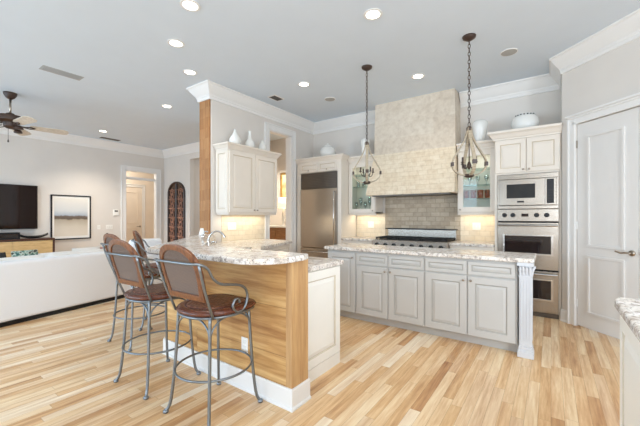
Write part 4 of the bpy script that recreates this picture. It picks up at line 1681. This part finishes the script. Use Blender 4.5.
cs = thing('media_console', 'light wood media console with dark edge frame below the television', 'console', (XT + .23, 1.5, 0))
CY0, CY1 = .45, 2.56
m = MB()
m.box(XT + .024, XT + .46, CY0, CY1, .80, .84).box(XT + .024, XT + .46, CY0, CY0 + .035, .12, .80).box(XT + .024, XT + .46, CY1 - .035, CY1, .12, .80).box(XT + .024, XT + .46, CY0, CY1, .09, .12)
m.build('case', M['dark_wood'], cs, bevel=.003)
for k in range(3):
    a = CY0 + .04 + k * .678
    d = MB().box(XT + .03, XT + .452, a, a + .674, .125, .795).build('door', M['console_wood'], cs, bevel=.003)
for y in (CY0 + .05, CY1 - .09):
    for x in (XT + .05, XT + .40):
        MB().box(x, x + .04, y, y + .04, 0, .09).build('leg', M['dark_wood'], cs)
sb = thing('cable_box', 'black cable box on the media console under the television', 'electronics', (XT + .24, 1.66, .84))
MB().box(XT + .12, XT + .36, 1.28, 1.98, .84, .985).build('box_body', M['black'], sb, bevel=.004)
MB().box(XT + .36, XT + .363, 1.32, 1.94, .87, .955).build('front_panel', M['oven_glass'], sb)
m = MB()
pts = catmull([Vector((0, y, z)) for y, z in ((-.24, .075), (-.15, .035), (0, .02), (.15, .035), (.27, .085))], 6)
for i in range(len(pts)):
    pass
rs = []
for p in pts:
    w_ = .075 * max(.05, 1 - (abs(p.y) / .275) ** 2)
    rs.append([m.bm.verts.new((XT + .25 + dx * w_, 2.22 + p.y, .84 + p.z + dz)) for dx, dz in ((-1, .035), (-.6, -.005), (0, -.018), (.6, -.005), (1, .035), (.5, .012), (0, .004), (-.5, .012))])
for a, b in zip(rs, rs[1:]):
    for k in range(8):
        m._f([a[k], a[(k + 1) % 8], b[(k + 1) % 8], b[k]])
m._f(rs[0][::-1])
m._f(rs[-1])
o = m.build('boat_bowl', M['black'], smooth=True)
tag(o, 'dark boat-shaped bowl on the media console beside the cable box', 'bowl')

# sofa, back to the kitchen
SA = math.atan2(.315, 1.454)
sofa = thing('sofa', 'long white linen sofa with its back to the kitchen', 'sofa', (-5.34, .946, 0), SA)
SB = ROOTM[sofa]


def rbox(mb, x0, x1, y0, y1, z0, z1):
    mb.box(x0, x1, y0, y1, z0, z1, SB)


m = MB()
rbox(m, -.20, 0, -.75, 1.98, .05, .775)
m.build('back', M['sofa'], sofa, bevel=.035)
m = MB()
rbox(m, -.92, -.20, -.75, 1.98, .05, .32)
m.build('seat_base', M['sofa'], sofa, bevel=.02)
for a, b in ((-.75, -.56), (1.79, 1.98)):
    m = MB()
    rbox(m, -.92, -.20, a, b, .32, .62)
    m.build('arm', M['sofa'], sofa, bevel=.04)
for a, b in ((-.555, .60), (.62, 1.785)):
    m = MB()
    rbox(m, -.92, -.30, a, b, .32, .46)
    m.build('seat_cushion', M['sofa'], sofa, bevel=.05)
for a, b in ((-.555, .60), (.62, 1.785)):
    m = MB()
    rbox(m, -.40, -.205, a, b, .46, .80)
    m.build('back_cushion', M['cushion'], sofa, bevel=.07)
m = MB()
rbox(m, -.90, -.012, -.73, 1.96, 0, .05)
m.build('plinth', M['black'], sofa)


def pillow(label, c, w, h, tilt, yaw, mat, th=.14):
    m = MB()
    n = 8
    top, bot = {}, {}
    for i in range(n + 1):
        for j in range(n + 1):
            u_, v_ = i / n * 2 - 1, j / n * 2 - 1
            e = (1 - u_ ** 2) ** .5 * (1 - v_ ** 2) ** .5
            px = u_ * w / 2 * (1 - .06 * (1 - v_ * v_) * -1 * .5)
            pz = v_ * h / 2
            top[i, j] = m.bm.verts.new((px, e * th / 2 + .004, pz))
            bot[i, j] = m.bm.verts.new((px, -e * th / 2 - .004, pz))
    for i in range(n):
        for j in range(n):
            m._f([top[i, j], top[i + 1, j], top[i + 1, j + 1], top[i, j + 1]])
            m._f([bot[i, j], bot[i, j + 1], bot[i + 1, j + 1], bot[i + 1, j]])
    for i in range(n):
        m._f([top[i, 0], bot[i, 0], bot[i + 1, 0], top[i + 1, 0]])
        m._f([top[i, n], top[i + 1, n], bot[i + 1, n], bot[i, n]])
        m._f([top[0, i], top[0, i + 1], bot[0, i + 1], bot[0, i]])
        m._f([top[n, i], bot[n, i], bot[n, i + 1], top[n, i + 1]])
    Mx = Matrix.Translation(c) @ Matrix.Rotation(yaw, 4, 'Z') @ Matrix.Rotation(tilt, 4, 'X')
    bmesh.ops.transform(m.bm, matrix=Mx, verts=m.bm.verts)
    o = m.build('throw_pillow', mat, smooth=True)
    return tag(o, label, 'pillow', 'pillows on the white sofa')


def sl(x, y, z):
    return SB @ Vector((x, y, z))


YW = SA + R(90)
pillow('white pillow peeking over the sofa back, right of the teal one', sl(-.50, .86, .63), .46, .34, R(-14), YW, M['cushion'])
pillow('tall white pillow peeking over the sofa back below the framed picture', sl(-.50, 1.30, .645), .42, .37, R(-14), YW, M['cushion'])
pillow('teal and cream patterned pillow peeking over the sofa back', sl(-.52, .50, .66), .30, .40, R(-16), YW, M['teal'])
pillow('dark charcoal pillow peeking over the sofa back at the left edge', sl(-.52, .12, .655), .34, .40, R(-16), YW, M['charcoal'])

# armchair past the sofa end
ac = thing('armchair', 'white upholstered armchair beyond the sofa right end, behind the bar stools', 'armchair', (-6.3, 3.26, 0))
MB().box(-6.66, -6.48, 2.96, 3.56, .08, .885).build('back', M['sofa'], ac, bevel=.05)
MB().box(-6.48, -5.92, 3.08, 3.44, .08, .45).build('seat', M['sofa'], ac, bevel=.04)
for y in (2.96, 3.44):
    MB().box(-6.48, -5.92, y, y + .12, .08, .62).build('arm', M['sofa'], ac, bevel=.04)
for x in (-6.63, -5.97):
    for y in (2.99, 3.49):
        MB().box(x, x + .04, y, y + .04, 0, .08).build('leg', M['dark_wood'], ac)

# end table with a bottle behind the sofa
et = thing('end_table', 'cherry wood end table past the sofa holding a dark bottle', 'table', (-7.2, 2.85, 0))
MB().box(-7.55, -6.85, 2.45, 3.25, .665, .70).build('table_top', M['red_wood'], et, bevel=.005)
for x in (-7.52, -6.92):
    for y in (2.48, 3.18):
        MB().box(x, x + .045, y, y + .045, 0, .665).build('leg', M['red_wood'], et)
bt = thing('bottle', 'dark bottle with pale label standing on the cherry end table', 'bottle', (-7.1, 2.78, .70))
m = MB()
m.lathe([(0, 0), (.045, 0), (.047, .01), (.047, .17), (.035, .21), (.016, .235), (.015, .29), (.018, .295), (.018, .305), (0, .305)], (-7.1, 2.78, .70), 18)
m.build('bottle_body', M['oven_glass'], bt, smooth=True)
m = MB()
m.lathe([(.0475, .045), (.048, .046), (.048, .145), (.0475, .146)], (-7.1, 2.78, .70), 18)
m.build('bottle_label', paint('label_green', (158, 172, 140), .7), bt)

# scrolled iron grille on the far wall
ig = thing('iron_wall_grille', 'arched dark iron scrollwork panel hanging on the far wall', 'wall decor', (-9.05, YG - .03, .45))
gx0, gx1, gz0, gz1 = -9.47, -8.63, .45, 2.34
gc = (gx0 + gx1) / 2
yq = YG - .02
m = MB()
rad = (gx1 - gx0) / 2
arch = [(gx0, yq, gz0)] + [(gc - rad * math.cos(math.pi * k / 16), yq, gz1 - rad * .75 + rad * .75 * math.sin(math.pi * k / 16)) for k in range(17)] + [(gx1, yq, gz0)]
m.tube(arch + [(gx0, yq, gz0)], .034, 6)
m.tube([(gc - .02, yq, gz0), (gc - .02, yq, gz1)], .022, 6).tube([(gc + .02, yq, gz0), (gc + .02, yq, gz1)], .022, 6)
m.build('frame', M['bronze'], ig)
m = MB()
for s in (-1, 1):
    cx = gc + s * (rad / 2 + .01)
    for k in range(6):
        cz = gz0 + .17 + k * .275
        for v_ in (-1, 1):
            pts = []
            for q in range(17):
                a = q / 16 * 2 * math.pi * 1.25
                r_ = .125 * (1 - q / 22)
                pts.append((cx + v_ * (.005 + r_ * math.cos(a)) * .95, yq, cz + v_ * (.05 + r_ * math.sin(a))))
            m.tube(pts, .017, 5)
        m.tube([(cx - .17, yq, cz + .137), (cx, yq, cz + .105), (cx + .17, yq, cz + .137)], .012, 5, smooth=3)
m.build('scrollwork', M['copper'], ig)
mb_ = MB()
mb_.prism([(p[0], p[2]) for p in arch], -.002, .002, Matrix.Translation((0, YG - .004, 0)) @ Matrix.Rotation(R(90), 4, 'X'))
mb_.build('backing_mesh', M['bronze'], ig)

# room beyond the kitchen opening
bf = thing('sideboard', 'brown wooden sideboard with pale top in the room beyond the opening', 'sideboard', (-5.5, 6.05, 0))
MB().box(-6.05, -4.95, 5.88, 6.28, 0.12, 1.06).build('case', M['buffet_wood'], bf, bevel=.004)
MB().box(-6.08, -4.92, 5.85, 6.29, 1.06, 1.10).build('top', M['white_cab'], bf, bevel=.005)
for k in range(2):
    a = -6.02 + k * .53
    d = MB().box(a, a + .50, 5.865, 5.88, .18, 1.0).build('door', M['buffet_wood'], bf, bevel=.004)
for x in (-6.03, -5.02):
    for y in (5.90, 6.20):
        MB().box(x, x + .05, y, y + .05, 0, .12).build('foot', M['buffet_wood'], bf)
lx, ly = -5.39, 6.02
tl = thing('table_lamp', 'table lamp with lit cream shade on the sideboard beyond the opening', 'lamp', (lx, ly, 1.10))
m = MB()
m.lathe([(0, 0), (.07, 0), (.07, .015), (.03, .03), (.02, .08), (.045, .16), (.05, .24), (.025, .34), (.012, .38), (.012, .46), (0, .46)], (lx, ly, 1.10), 18)
m.build('base', M['white_ceramic'], tl, smooth=True)
m = MB()
m.lathe([(.135, .44), (.115, .70), (.112, .70), (.132, .44)], (lx, ly, 1.10), 24)
m.build('lamp_shade', M['shade'], tl, smooth=True)
gp = thing('framed_picture', 'gilt framed still life on the wall above the table lamp', 'picture', (-5.5, 6.29, 1.9))
m = MB()
y_ = 6.30
x0, x1, z0, z1, b = -5.72, -5.28, 1.76, 2.46, .05
m.box(x0, x1, y_ - .03, y_, z0, z0 + b).box(x0, x1, y_ - .03, y_, z1 - b, z1).box(x0, x0 + b, y_ - .03, y_, z0 + b, z1 - b).box(x1 - b, x1, y_ - .03, y_, z0 + b, z1 - b)
m.build('frame', M['gilt'], gp)
MB().box(x0 + b, x1 - b, y_ - .015, y_, z0 + b, z1 - b).build('canvas', M['still_life'], gp)
